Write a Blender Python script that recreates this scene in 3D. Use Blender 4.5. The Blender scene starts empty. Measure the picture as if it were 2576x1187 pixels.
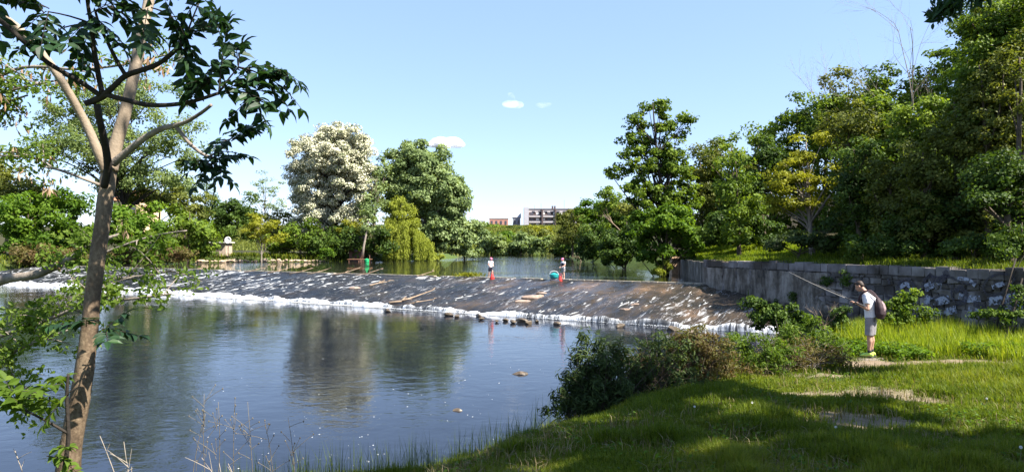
import bpy, math, random
import numpy as np
from mathutils import Vector, noise as mnoise

# ------------------------------------------------------------------ camera, world, sun
SC = bpy.context.scene
COL = SC.collection
F, CX, HY, CZ = 1678.0, 1288.0, 629.0, 3.2      # focal length and horizon measured on the photograph, eye height over the lower pool
cam = bpy.data.cameras.new('camera'); camo = bpy.data.objects.new('camera', cam); COL.objects.link(camo)
camo.location = (0, 0, CZ); camo.rotation_euler = (math.radians(90), 0, 0)
cam.sensor_width = 36.0; cam.lens = 36.0 * F / 2576.0
cam.shift_y = (HY - 593.5) / 2576.0
cam.clip_start = 0.1; cam.clip_end = 6000
SC.camera = camo
EL = math.radians(50)
SH = np.array([0.88, -0.47]); SH = SH / np.linalg.norm(SH)
SUN = Vector((SH[0] * math.cos(EL), SH[1] * math.cos(EL), math.sin(EL)))
w = bpy.data.worlds.new('World'); SC.world = w; w.use_nodes = True
nt = w.node_tree; bg = nt.nodes['Background']
sky = nt.nodes.new('ShaderNodeTexSky'); sky.sky_type = 'NISHITA'; sky.sun_disc = False
sky.sun_elevation = EL; sky.sun_rotation = math.atan2(SH[0], SH[1])
sky.air_density = 1.0; sky.dust_density = 0.25; sky.ozone_density = 2.2
tint = nt.nodes.new('ShaderNodeMix'); tint.data_type = 'RGBA'; tint.blend_type = 'MULTIPLY'; tint.inputs[0].default_value = 1; tint.inputs[7].default_value = (1.03, .955, 1.06, 1)
nt.links.new(sky.outputs[0], tint.inputs[6]); veil = nt.nodes.new('ShaderNodeMix'); veil.data_type = 'RGBA'; veil.inputs[0].default_value = .52; veil.inputs[7].default_value = (1.50, 2.30, 3.55, 1)
nt.links.new(tint.outputs[2], veil.inputs[6]); nt.links.new(veil.outputs[2], bg.inputs[0]); bg.inputs[1].default_value = 0.082
sl = bpy.data.lights.new('sun', 'SUN'); sl.energy = 5.0; sl.angle = math.radians(0.5); sl.color = (1.0, 0.94, 0.84)
so = bpy.data.objects.new('sun', sl); COL.objects.link(so); so.rotation_euler = SUN.to_track_quat('Z', 'Y').to_euler(); so.location = (20, -20, 40)
SC.view_settings.view_transform = 'Standard'; SC.view_settings.look = 'None'
SC.view_settings.exposure = 1.9; SC.view_settings.gamma = 1.0
SC.cycles.max_bounces = 6; SC.cycles.transparent_max_bounces = 12
SC.cycles.volume_bounces = 8; SC.cycles.sample_clamp_indirect = 6.0
RNG = np.random.default_rng(7)

# ------------------------------------------------------------------ helpers
def P(vx, vy, d):
    return np.array([(vx - CX) / F * d, d, CZ - (vy - HY) / F * d])
def nrm(a):
    a = np.asarray(a, float); return a / (np.linalg.norm(a, axis=-1, keepdims=True) + 1e-9)
def ss(a, b, x):
    t = np.clip((x - a) / (b - a), 0, 1); return t * t * (3 - 2 * t)
def hsh(ix, iy, s):
    n = (ix.astype(np.int64) * 374761393 + iy.astype(np.int64) * 668265263 + s * 974711) & 0x7fffffff
    n = ((n ^ (n >> 13)) * 1274126177) & 0x7fffffff
    return ((n ^ (n >> 16)) & 0xffff) / 65535.0
def vnoise(x, y, s=0):
    x = np.asarray(x, float); y = np.asarray(y, float)
    ix = np.floor(x); iy = np.floor(y); fx = x - ix; fy = y - iy
    fx = fx * fx * (3 - 2 * fx); fy = fy * fy * (3 - 2 * fy)
    a = hsh(ix, iy, s); b = hsh(ix + 1, iy, s); c = hsh(ix, iy + 1, s); d = hsh(ix + 1, iy + 1, s)
    return (a * (1 - fx) + b * fx) * (1 - fy) + (c * (1 - fx) + d * fx) * fy
def fbm(x, y, s=0, o=4):
    v = 0; a = 0.5
    for k in range(o):
        v = v + a * vnoise(x * 2 ** k, y * 2 ** k, s + k); a *= 0.5
    return v / (1 - 0.5 ** o)

class MB:
    def __init__(self):
        self.v = []; self.n = 0; self.q = []; self.t = []; self.rq = []; self.rt = []
    def add(self, v, quads=None, tris=None, r=0.5):
        v = np.asarray(v, float).reshape(-1, 3)
        if quads is not None and len(quads):
            q = np.asarray(quads, np.int64) + self.n; self.q.append(q)
            self.rq.append(np.broadcast_to(np.asarray(r, float), (len(q),)))
        if tris is not None and len(tris):
            t = np.asarray(tris, np.int64) + self.n; self.t.append(t)
            self.rt.append(np.broadcast_to(np.asarray(r, float), (len(t),)))
        self.v.append(v); self.n += len(v)
    def mesh(self, name, off=(0, 0, 0), smooth=False):
        me = bpy.data.meshes.new(name)
        v = (np.concatenate(self.v) if self.v else np.zeros((0, 3))) - np.asarray(off, float)
        q = np.concatenate(self.q) if self.q else np.zeros((0, 4), np.int64)
        t = np.concatenate(self.t) if self.t else np.zeros((0, 3), np.int64)
        me.vertices.add(len(v)); me.vertices.foreach_set('co', v.astype(np.float32).ravel())
        lp = np.concatenate([q.ravel(), t.ravel()]).astype(np.int32)
        st = np.concatenate([np.arange(len(q)) * 4, len(q) * 4 + np.arange(len(t)) * 3]).astype(np.int32)
        me.loops.add(len(lp)); me.loops.foreach_set('vertex_index', lp)
        me.polygons.add(len(st)); me.polygons.foreach_set('loop_start', st)
        me.polygons.foreach_set('use_smooth', np.full(len(st), bool(smooth)))
        r = np.concatenate((self.rq or [np.zeros(0)]) + (self.rt or [np.zeros(0)])).astype(np.float32)
        at = me.attributes.new('rnd', 'FLOAT', 'FACE'); at.data.foreach_set('value', r)
        me.update(calc_edges=True); me.validate()
        return me
    def build(self, name, mat, parent=None, smooth=False):
        off = parent['_w'] if parent is not None and '_w' in parent else (0, 0, 0)
        o = bpy.data.objects.new(name, self.mesh(name, off, smooth)); COL.objects.link(o)
        if mat is not None: o.data.materials.append(mat)
        if parent is not None:
            o.parent = parent
            o['_w'] = list(off)
        return o
def tag(o, label=None, cat=None, group=None, kind=None):
    if label: o['label'] = label
    if cat: o['category'] = cat
    if group: o['group'] = group
    if kind: o['kind'] = kind
    return o
def thing(name, label, cat, loc, group=None):
    o = bpy.data.objects.new(name, None); COL.objects.link(o); o.location = [float(c) for c in loc]; o.empty_display_size = .2
    o['_w'] = [float(c) for c in loc]
    return tag(o, label, cat, group)
def copy_thing(o, loc, label=None, rz=None, scale=None):
    c = o.copy(); COL.objects.link(c); c.location = [float(x) for x in loc]
    if rz is not None: c.rotation_euler = (0, 0, rz)
    if scale is not None: c.scale = (scale,) * 3
    if label: c['label'] = label
    for ch in list(o.children):
        d = ch.copy(); COL.objects.link(d); d.parent = c
        for g in list(ch.children):
            e = g.copy(); COL.objects.link(e); e.parent = d
    return c

def frames(p):
    p = np.asarray(p, float); n = len(p)
    t = np.zeros_like(p); t[1:-1] = p[2:] - p[:-2]; t[0] = p[1] - p[0]; t[-1] = p[-1] - p[-2]; t = nrm(t)
    ref = np.array([0, 0, 1.0]) if abs(t[0][2]) < .8 else np.array([1.0, 0, 0])
    u = nrm(np.cross(t[0], ref)); U = [u]
    for i in range(1, n):
        u = u - t[i] * np.dot(u, t[i]); u = nrm(u); U.append(u)
    U = np.array(U); return t, U, np.cross(t, U)
def tube(mb, pts, rad, sides=6, r=0.5, bump=0.0, cap=True):
    p = np.asarray(pts, float); n = len(p); rad = np.broadcast_to(np.asarray(rad, float), (n,))
    t, U, V = frames(p); a = np.arange(sides) * 2 * math.pi / sides
    rr = rad[:, None] * (1 + bump * (RNG.random((n, sides)) - .5))
    ring = p[:, None] + rr[..., None] * (np.cos(a)[None, :, None] * U[:, None] + np.sin(a)[None, :, None] * V[:, None])
    i = np.arange(n - 1)[:, None] * sides; k = np.arange(sides)[None]; k2 = (k + 1) % sides
    q = np.stack([i + k, i + k2, i + sides + k2, i + sides + k], -1).reshape(-1, 4)
    v = ring.reshape(-1, 3); tr = None
    if cap:
        v = np.vstack([v, p[0], p[-1]]); c0, c1 = n * sides, n * sides + 1; kk = np.arange(sides); k3 = (kk + 1) % sides
        tr = np.vstack([np.stack([np.full(sides, c0), k3, kk], -1), np.stack([np.full(sides, c1), (n - 1) * sides + kk, (n - 1) * sides + k3], -1)])
    mb.add(v, q, tr, r)
def loft(mb, pts, ab, lat=None, sides=14):
    """closed elliptical loft; lat = fixed sideways axis"""
    p = np.asarray(pts, float); n = len(p); ab = np.array([(x, x) if np.isscalar(x) else x for x in ab], float)
    t, U, V = frames(p)
    if lat is not None:
        lat = nrm(lat); U = nrm(lat[None] - t * (t @ lat)[:, None]); V = np.cross(t, U)
    a = np.arange(sides) * 2 * math.pi / sides
    ring = p[:, None] + ab[:, 0, None, None] * np.cos(a)[None, :, None] * U[:, None] + ab[:, 1, None, None] * np.sin(a)[None, :, None] * V[:, None]
    i = np.arange(n - 1)[:, None] * sides; k = np.arange(sides)[None]; k2 = (k + 1) % sides
    q = np.stack([i + k, i + k2, i + sides + k2, i + sides + k], -1).reshape(-1, 4)
    v = np.vstack([ring.reshape(-1, 3), p[0] - t[0] * ab[0].min() * .4, p[-1] + t[-1] * ab[-1].min() * .4]); c0, c1 = n * sides, n * sides + 1; kk = np.arange(sides); k3 = (kk + 1) % sides
    tr = np.vstack([np.stack([np.full(sides, c0), k3, kk], -1), np.stack([np.full(sides, c1), (n - 1) * sides + kk, (n - 1) * sides + k3], -1)])
    mb.add(v, q, tr)
def ell(mb, c, r, n=10, R=None):
    """ellipsoid"""
    th = np.linspace(0, math.pi, n + 1)[1:-1]; ph = np.arange(2 * n) * math.pi / n
    g = np.array([[math.sin(t) * math.cos(f), math.sin(t) * math.sin(f), math.cos(t)] for t in th for f in ph])
    g = np.vstack([g, [0, 0, 1], [0, 0, -1]]) * np.asarray(r, float)
    if R is not None: g = g @ np.asarray(R).T
    m = 2 * n; q = []; tr = []
    for i in range(n - 2):
        for k in range(m): q.append([i * m + k, (i + 1) * m + k, (i + 1) * m + (k + 1) % m, i * m + (k + 1) % m])
    N = (n - 1) * m
    for k in range(m):
        tr.append([N, k, (k + 1) % m]); tr.append([N + 1, (n - 2) * m + (k + 1) % m, (n - 2) * m + k])
    mb.add(g + np.asarray(c, float), q, tr)
def box(mb, c, s, R=None, r=0.5):
    g = np.array([[x, y, z] for x in (-.5, .5) for y in (-.5, .5) for z in (-.5, .5)]) * np.asarray(s, float)
    if R is not None: g = g @ np.asarray(R).T
    mb.add(g + np.asarray(c, float), [[0, 1, 3, 2], [4, 6, 7, 5], [0, 4, 5, 1], [2, 3, 7, 6], [0, 2, 6, 4], [1, 5, 7, 3]], None, r)
def rotz(a):
    c, s = math.cos(a), math.sin(a); return np.array([[c, -s, 0], [s, c, 0], [0, 0, 1]])
def fused(mb, name, mat, parent, voxel=0.012, smooth=4):
    """one continuous skin over overlapping closed shapes"""
    off = parent['_w']
    o = bpy.data.objects.new('tmp', mb.mesh('tmp', off)); COL.objects.link(o)
    m = o.modifiers.new('r', 'REMESH'); m.mode = 'VOXEL'; m.voxel_size = voxel
    m2 = o.modifiers.new('s', 'SMOOTH'); m2.iterations = smooth; m2.factor = .5
    dg = bpy.context.evaluated_depsgraph_get(); dg.update()
    me = bpy.data.meshes.new_from_object(o.evaluated_get(dg)); me.name = name
    bpy.data.objects.remove(o)
    me.materials.clear(); me.materials.append(mat)
    me.polygons.foreach_set('use_smooth', np.ones(len(me.polygons), bool))
    r = bpy.data.objects.new(name, me); COL.objects.link(r); r.parent = parent
    r['_w'] = list(off)
    return r

# ------------------------------------------------------------------ materials
def newmat(name):
    m = bpy.data.materials.new(name); m.use_nodes = True
    t = m.node_tree; return m, t, t.nodes['Principled BSDF'], t.nodes['Material Output']
def N(t, typ, **k):
    n = t.nodes.new(typ)
    for a, b in k.items(): setattr(n, a, b)
    return n
def ramp(t, stops, interp='LINEAR'):
    n = t.nodes.new('ShaderNodeValToRGB'); n.color_ramp.interpolation = interp; e = n.color_ramp.elements
    while len(e) < len(stops): e.new(.5)
    for x, (p, c) in zip(e, stops): x.position = p; x.color = (c[0], c[1], c[2], 1)
    return n
def coords(t, scale=(1, 1, 1), rot=(0, 0, 0)):
    tc = N(t, 'ShaderNodeTexCoord'); mp = N(t, 'ShaderNodeMapping'); mp.inputs['Scale'].default_value = scale; mp.inputs['Rotation'].default_value = rot
    t.links.new(tc.outputs['Object'], mp.inputs[0]); return mp.outputs[0]
def geo(t, scale=(1, 1, 1), rot=(0, 0, 0)):
    tc = N(t, 'ShaderNodeNewGeometry'); mp = N(t, 'ShaderNodeMapping'); mp.inputs['Scale'].default_value = scale; mp.inputs['Rotation'].default_value = rot
    t.links.new(tc.outputs['Position'], mp.inputs[0]); return mp.outputs[0]
def noise(t, vec, scale, detail=4, rough=.55, dist=0):
    n = N(t, 'ShaderNodeTexNoise'); n.inputs['Scale'].default_value = scale; n.inputs['Detail'].default_value = detail
    n.inputs['Roughness'].default_value = rough; n.inputs['Distortion'].default_value = dist
    t.links.new(vec, n.inputs['Vector']); return n.outputs['Fac']
def mixc(t, fac, a, b, blend='MIX'):
    n = N(t, 'ShaderNodeMix', data_type='RGBA', blend_type=blend)
    for i, x in ((0, fac), (6, a), (7, b)):
        if hasattr(x, 'is_output'): t.links.new(x, n.inputs[i])
        else: n.inputs[i].default_value = x if i == 0 else (x[0], x[1], x[2], 1)
    return n.outputs[2]
def math_(t, op, a, b=None):
    n = N(t, 'ShaderNodeMath', operation=op)
    for i, x in ((0, a), (1, b)):
        if x is None: continue
        if hasattr(x, 'is_output'): t.links.new(x, n.inputs[i])
        else: n.inputs[i].default_value = x
    return n.outputs[0]
def bump(t, b, h, strength, dist):
    n = N(t, 'ShaderNodeBump'); n.inputs['Strength'].default_value = strength; n.inputs['Distance'].default_value = dist
    t.links.new(h, n.inputs['Height']); t.links.new(n.outputs[0], b.inputs['Normal']); return n

def leafmat(name, stops, trans=.4, rough=.5, tcol=None, interp='LINEAR', spec=.12):
    m, t, b, out = newmat(name)
    at = N(t, 'ShaderNodeAttribute', attribute_name='rnd')
    rp = ramp(t, stops, interp); t.links.new(at.outputs['Fac'], rp.inputs[0])
    t.links.new(rp.outputs[0], b.inputs['Base Color']); b.inputs['Roughness'].default_value = rough
    b.inputs['Specular IOR Level'].default_value = spec
    tr = N(t, 'ShaderNodeBsdfTranslucent')
    mult = mixc(t, 1.0, rp.outputs[0], tcol or (1.5, 1.45, .5), 'MULTIPLY'); t.links.new(mult, tr.inputs[0])
    mx = N(t, 'ShaderNodeMixShader'); mx.inputs[0].default_value = trans
    t.links.new(b.outputs[0], mx.inputs[1]); t.links.new(tr.outputs[0], mx.inputs[2]); t.links.new(mx.outputs[0], out.inputs[0])
    return m
def g3(a, b, c): return [(0, a), (.5, b), (1, c)]
LM = {
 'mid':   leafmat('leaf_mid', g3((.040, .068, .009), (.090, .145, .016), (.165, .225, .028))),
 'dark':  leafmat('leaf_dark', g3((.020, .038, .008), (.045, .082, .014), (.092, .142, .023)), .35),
 'bright': leafmat('leaf_bright', g3((.035, .075, .008), (.080, .150, .014), (.140, .220, .025)), .5),
 'yellow': leafmat('leaf_yellow', g3((.115, .125, .010), (.195, .205, .018), (.27, .28, .035)), .45),
 'olive': leafmat('leaf_olive', g3((.050, .065, .014), (.105, .125, .025), (.175, .190, .042))),
 'grey':  leafmat('leaf_grey', g3((.080, .118, .042), (.155, .210, .080), (.25, .31, .14)), .35),
 'pale':  leafmat('leaf_pale', g3((.080, .120, .040), (.145, .195, .065), (.21, .26, .10)), .45),
 'white': leafmat('leaf_white', [(0, (.07, .09, .035)), (.28, (.16, .185, .085)), (.42, (.46, .45, .32)), (1, (.70, .67, .51))], .25, tcol=(1, 1, .8)),
 'willow': leafmat('leaf_willow', g3((.12, .145, .018), (.21, .245, .03), (.30, .33, .055)), .45),
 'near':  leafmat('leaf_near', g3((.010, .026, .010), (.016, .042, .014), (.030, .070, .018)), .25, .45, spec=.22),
 'locust': leafmat('leaf_locust', g3((.045, .080, .010), (.085, .140, .018), (.135, .190, .035)), .5),
 'bush':  leafmat('leaf_bush', g3((.024, .040, .013), (.046, .072, .022), (.085, .118, .036)), .35),
 'brownbush': leafmat('leaf_brownbush', g3((.085, .050, .022), (.095, .075, .026), (.105, .110, .032)), .3),
 'pod':   leafmat('seed_pod', g3((.16, .09, .05), (.30, .19, .12), (.48, .36, .26)), .3),
 'grass': leafmat('grass_blade', g3((.040, .060, .007), (.092, .132, .011), (.20, .205, .035)), .45, .45, tcol=(1.4, 1.4, .4)),
 'tall_lit_grass': leafmat('grass_tall_lit', g3((.085, .135, .010), (.170, .230, .016), (.27, .30, .045)), .5, .45, tcol=(1.4, 1.35, .4)),
 'straw': leafmat('dry_straw', g3((.09, .07, .035), (.16, .125, .065), (.24, .20, .11)), .3),
}
def barkmat(name, a, b, scale=9):
    m, t, bs, out = newmat(name)
    v = geo(t, (1, 1, .35)); f = noise(t, v, scale, 6, .65); f2 = noise(t, geo(t), scale * 4, 3)
    rp = ramp(t, [(.32, a), (.66, b)]); t.links.new(f, rp.inputs[0]); t.links.new(rp.outputs[0], bs.inputs['Base Color'])
    bs.inputs['Roughness'].default_value = .85; bs.inputs['Specular IOR Level'].default_value = .2
    bump(t, bs, math_(t, 'ADD', f, math_(t, 'MULTIPLY', f2, .5)), .7, .02); return m
BARK = barkmat('bark_brown', (.035, .026, .018), (.11, .085, .06))
BARKG = barkmat('bark_grey', (.10, .085, .07), (.26, .22, .18))
BARKD = barkmat('bark_dark', (.012, .010, .008), (.035, .028, .022))
def plain(name, c, rough=.6, var=.25, scale=12, metal=0, bmp=0, spec=.3):
    m, t, b, out = newmat(name); f = noise(t, geo(t), scale, 4)
    d = tuple(x * (1 - var) for x in c); e = tuple(min(1, x * (1 + var)) for x in c)
    rp = ramp(t, [(.3, d), (.7, e)]); t.links.new(f, rp.inputs[0]); t.links.new(rp.outputs[0], b.inputs['Base Color'])
    b.inputs['Roughness'].default_value = rough; b.inputs['Metallic'].default_value = metal; b.inputs['Specular IOR Level'].default_value = spec
    if bmp: bump(t, b, f, bmp, .01)
    return m

# ------------------------------------------------------------------ terrain
WALL0 = np.array([10.2, 35.3]); WDIR = 0.2235                    # wall face x = 10.2 + (35.3 - y) * WDIR
def xw(y): return 10.2 + (35.3 - np.asarray(y, float)) * WDIR
NEAR = [(-90, 8.4), (-20, 8.7), (-6, 8.9), (-3, 9.2), (-1.2, 9.7), (.2, 10.6), (1.2, 12.0), (2.6, 14.2), (4.2, 16.4), (6.0, 17.6), (8.2, 18.8), (9.6, 20.6), (11.4, 23.0), (12.55, 24.8)]
POLY = np.array(NEAR + [(10.2, 35.3), (12.4, 50), (11.4, 60), (11, 97), (12, 150), (16, 200), (24, 214), (4, 219), (-60, 222), (-70, 200), (-14, 188), (-11.5, 150), (-13, 118), (-28, 105), (-43, 97.5), (-54, 90), (-57, 79), (-66, 70), (-90, 60)], float)
def sdf(x, y, poly=POLY, closed=True):
    x = np.asarray(x, float); y = np.asarray(y, float); d = np.full(x.shape, 1e9); ins = np.zeros(x.shape, bool); n = len(poly)
    for i in range(n if closed else n - 1):
        a = poly[i]; b = poly[(i + 1) % n]; e = b - a
        t = np.clip(((x - a[0]) * e[0] + (y - a[1]) * e[1]) / (e @ e), 0, 1)
        d = np.minimum(d, np.hypot(x - a[0] - t * e[0], y - a[1] - t * e[1]))
        if closed:
            c = ((a[1] > y) != (b[1] > y)); xx = a[0] + (y - a[1]) / (e[1] if abs(e[1]) > 1e-9 else 1e-9) * e[0]
            ins ^= c & (x < xx)
    return np.where(ins, -d, d) if closed else d
NEARP = np.array(NEAR, float)
def gz(x, y):
    x = np.asarray(x, float); y = np.asarray(y, float)
    s = sdf(x, y)
    inside = np.clip(-1.3 + .0 * s, -1.3, 0)
    rough = .10 * (fbm(x * .7, y * .7, 3) - .5) + .03 * (fbm(x * 3, y * 3, 9) - .5)
    dn = sdf(x, y, NEARP, False)
    plane = .66 + .064 * (15.7 - np.maximum(y, -4))
    prof = -.25 + .75 * (1 - np.exp(-dn * 1.1)) + .27 * dn
    prof = prof + (np.minimum(prof, -.12 + .30 * dn) - prof) * (1 - ss(-1.5, 1.0, x))
    near = np.minimum(prof, plane + 0 * s) ; near = np.where(np.abs(prof - plane) < .3, near - (.3 - np.abs(prof - plane)) ** 2 / 1.2, near) + rough
    dw = x - xw(y)
    right = 2.55 + .22 * np.clip(dw - 4.0, 0, 24) + rough * 2
    rb = np.where(y < 51, np.where((y > 35.2) & (s < .45), .2, right), 1.0 + 1.5 * ss(0, 3, s) + .30 * np.clip(s - 5, 0, 26) + rough * 2)
    left = np.where(y < 84, -.3, 1.1) + (1.15 + 1.2 * (y < 84)) * ss(0, 3.0, s) + .02 * np.clip(s - 3, 0, 120) + rough * 2
    far = 1.0 + 1.5 * ss(0, 4, s) + 14.0 * ss(215, 390, y) + rough * 6
    isr = (x > xw(np.minimum(y, 35.3)) - 2) & (x > 0)
    land = np.where(y > 205, far, np.where(isr, rb, left))
    m = ss(190, 215, y) * (y <= 205); land = land * (1 - m) + far * m
    nearreg = (y < 30) & (dw < .5) & (x > -120)
    z = np.where(s < 0, inside, land)
    zn = np.where(s < 0, np.maximum(-1.3, -.25 - .5 * dn), near)
    z = np.where(nearreg, zn, z)
    return z
def gz1(x, y): return float(gz(np.array([x]), np.array([y]))[0])
def gp(x, y, dz=0): return np.array([x, y, gz1(x, y) + dz])
def dirtmask(x, y):
    n = (fbm(x * 1.7, y * 1.7, 21) - .5)
    def e(cx, cy, rx, ry, a=0):
        c, s_ = math.cos(a), math.sin(a); u = (x - cx) * c + (y - cy) * s_; v = -(x - cx) * s_ + (y - cy) * c
        return 1 - np.sqrt((u / rx) ** 2 + (v / ry) ** 2)
    n = n + .5 * (fbm(x * 5, y * 5, 23) - .5); m = np.maximum.reduce([e(8.2, 14.5, 2.0, .85, .05), e(10.0, 14.7, 1.5, .6, .1), e(7.1, 14.2, 1.0, .6)]); m2 = np.maximum.reduce([e(5.4, 9.9, 1.3, 1.0, .1), e(4.1, 8.0, 1.0, .9), e(6.3, 12.2, 1.2, .5)])
    return np.maximum(ss(-.1, .4, m + n * .9), .85 * ss(.0, .55, m2 + n * 1.5))

def gridmesh(name, xs, ys, zf, mat, attr=None, smooth=True):
    X, Y = np.meshgrid(xs, ys); Z = zf(X, Y); nx = len(xs)
    mb = MB(); i = np.arange(len(ys) - 1)[:, None] * nx; k = np.arange(nx - 1)[None]
    q = np.stack([i + k, i + k + 1, i + nx + k + 1, i + nx + k], -1).reshape(-1, 4)
    mb.add(np.stack([X, Y, Z], -1).reshape(-1, 3), q)
    o = mb.build(name, mat, None, smooth)
    if attr is not None:
        a = o.data.attributes.new('dirt', 'FLOAT', 'POINT'); a.data.foreach_set('value', attr(X, Y).astype(np.float32).ravel()); a = o.data.attributes.new('litter', 'FLOAT', 'POINT'); a.data.foreach_set('value', littermask(X, Y).astype(np.float32).ravel())
    return o
def spaced(lo, a, b, hi, step, g=1.18):
    c = list(np.arange(a, b, step)); s = step; x = c[-1]
    while x < hi: s *= g; x += s; c.append(x)
    s = step; x = c[0]
    while x > lo: s *= g; x -= s; c.insert(0, x)
    return np.array(c)
def littermask(x, y):
    s = sdf(x, y); dw = x - xw(np.minimum(y, 35.3)); r = (dw > -1) & (x > 0) & (y < 214)
    return np.where(r, ss(2.0, 4.5, np.where(y < 35.3, dw, s)) * (.5 + fbm(x, y, 44)), np.where(y > 76, ss(4, 9, s) * .8, 0)).clip(0, 1)
m, t, b, out = newmat('ground_soil_grass')
at = N(t, 'ShaderNodeAttribute', attribute_name='dirt'); v = geo(t)
gcol = ramp(t, [(.3, (.030, .045, .012)), (.55, (.055, .085, .018)), (.75, (.10, .10, .035))]); t.links.new(noise(t, v, 1.3, 8, .65), gcol.inputs[0])
dcol = ramp(t, [(.25, (.085, .060, .040)), (.5, (.19, .145, .098)), (.75, (.30, .24, .17))]); t.links.new(noise(t, v, 5, 8, .7), dcol.inputs[0])
al = N(t, 'ShaderNodeAttribute', attribute_name='litter'); lcol = ramp(t, [(.3, (.018, .015, .010)), (.7, (.050, .040, .022))]); t.links.new(noise(t, v, 4, 6, .7), lcol.inputs[0])
g2 = mixc(t, al.outputs['Fac'], gcol.outputs[0], lcol.outputs[0])
t.links.new(mixc(t, at.outputs['Fac'], g2, dcol.outputs[0]), b.inputs['Base Color']); b.inputs['Roughness'].default_value = .95; b.inputs['Specular IOR Level'].default_value = .1
bump(t, b, noise(t, v, 14, 6, .7), .8, .05)
GROUND = m
tag(gridmesh('ground', spaced(-900, -10, 19, 900, .22), spaced(-60, 2, 40, 1500, .22, 1.12), gz, GROUND, dirtmask), kind='structure')

# ------------------------------------------------------------------ water and weir
def watermat(name, deep, amp, s1, s2, mud=.5):
    m, t, b, out = newmat(name); v = geo(t, (1, 1.35, 1))
    f = noise(t, v, .35, 3); rp = ramp(t, [(.35, deep), (.7, tuple(x * 1.5 for x in deep))]); t.links.new(f, rp.inputs[0])
    t.links.new(rp.outputs[0], b.inputs['Base Color']); b.inputs['Roughness'].default_value = .0; b.inputs['IOR'].default_value = 1.34
    b.inputs['Specular IOR Level'].default_value = .40
    h = math_(t, 'ADD', noise(t, v, s1, 3, .5, .6), math_(t, 'MULTIPLY', noise(t, v, s2, 3, .55, .8), .32))
    patch = noise(t, geo(t), .16, 2)
    pr = ramp(t, [(.38, (.35,) * 3), (.62, (1,) * 3)]); t.links.new(patch, pr.inputs[0])
    bump(t, b, math_(t, 'MULTIPLY', h, pr.outputs[0]), 1.0, amp); return m
WATER = watermat('water_lower', (.007, .009, .014), .013, 1.5, 5.0)
WATERU = watermat('water_upper', (.008, .009, .008), .045, 1.5, 5.0)
U = nrm(np.array([-1, .6606])); FL = np.array([-.6606, -1]) / math.hypot(1, .6606)   # along the weir (to the left) and down its face
def toe_y(x): return 26.4 - .6606 * (x - 8.8)
def crest_y(x): return 42.9 - .6606 * (x + 1.2)
def sheet(name, poly, z, mat):
    me = bpy.data.meshes.new(name); me.from_pydata([(p[0], p[1], z) for p in poly], [], [list(range(len(poly)))]); me.update()
    o = bpy.data.objects.new(name, me); COL.objects.link(o); me.materials.append(mat); return tag(o, kind='structure')
sheet('river_water', [(-140, 2), (-2, 2), (17, 14), (17, toe_y(17) + .35), (-90, toe_y(-90) + .35), (-140, toe_y(-90) + .35)], 0.0, WATER)
sheet('river_water', [(16, crest_y(16) - .02), (30, 100), (40, 230), (-80, 230), (-80, 120), (-64, crest_y(-64) - .02)], 1.4, WATERU)
W0 = np.array([11.0, 0]); W0[1] = toe_y(11.0)
SLEN = abs((np.array([-1.2, 42.9]) - np.array([-1.2, toe_y(-1.2)])) @ FL)           # horizontal length of the sloping face
WLEN = 84.0
def weirpt(a, c):   # a metres along from the wall end, c metres up the face from the toe
    return W0[0] + U[0] * a - FL[0] * c, W0[1] + U[1] * a - FL[1] * c
def weirz(a, c, disp=1):
    tt = np.clip(c / SLEN, 0, 1)
    st_h = .22 + .06 * ss(18, 45, a); z = st_h + (1.40 - st_h) * tt ** .85
    n = fbm(a * 1.1, c * .35, 31) - .5; n2 = fbm(a * 3.0, c * 1.0, 37) - .5
    return z + disp * (np.minimum(1, (SLEN + .3 - c) / .8).clip(0, 1)) * (.30 * n + .16 * n2)
aa = np.arange(-1.5, WLEN, .11); cc = np.concatenate([np.arange(0, SLEN, .11), [SLEN, SLEN + .35, SLEN + .6]])
A, C_ = np.meshgrid(aa, cc); X, Y = weirpt(A, C_); Z = weirz(A, C_); Z[-1] -= .35
mb = MB(); nx = len(aa); i = np.arange(len(cc) - 1)[:, None] * nx; k = np.arange(nx - 1)[None]
mb.add(np.stack([X, Y, Z], -1).reshape(-1, 3), np.stack([i + k + 1, i + k, i + nx + k, i + nx + k + 1], -1).reshape(-1, 4))
m, t, b, out = newmat('weir_running_water')
ang = math.atan2(U[1], U[0])
def weirvec(sa, sc):
    g = N(t, 'ShaderNodeNewGeometry'); mp = N(t, 'ShaderNodeMapping', vector_type='TEXTURE'); mp.inputs['Rotation'].default_value = (0, 0, ang)
    t.links.new(g.outputs['Position'], mp.inputs[0]); mq = N(t, 'ShaderNodeMapping'); mq.inputs['Scale'].default_value = (sa, sc, 1)
    t.links.new(mp.outputs[0], mq.inputs[0]); return mq.outputs[0]
base = ramp(t, [(.28, (.006, .0065, .007)), (.5, (.018, .017, .016)), (.68, (.052, .039, .028)), (.82, (.13, .085, .055))]); 
bn = noise(t, weirvec(.55, .30), 1.0, 7, .66, .5)
px = N(t, 'ShaderNodeSeparateXYZ'); g_ = N(t, 'ShaderNodeNewGeometry'); t.links.new(g_.outputs['Position'], px.inputs[0])
mr = N(t, 'ShaderNodeMapRange'); mr.inputs[1].default_value = -14; mr.inputs[2].default_value = 9; mr.inputs[3].default_value = -.10; mr.inputs[4].default_value = .14
t.links.new(px.outputs[0], mr.inputs[0])
t.links.new(math_(t, 'ADD', bn, mr.outputs[0]), base.inputs[0])
s1 = noise(t, weirvec(3.4, .60), 1.0, 8, .66, .9); s2 = noise(t, weirvec(.35, .22), 1.0, 3, .5, .3)
mr2 = N(t, 'ShaderNodeMapRange'); mr2.inputs[1].default_value = -22; mr2.inputs[2].default_value = 6; mr2.inputs[3].default_value = -.005; mr2.inputs[4].default_value = -.03
t.links.new(px.outputs[0], mr2.inputs[0])
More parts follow.
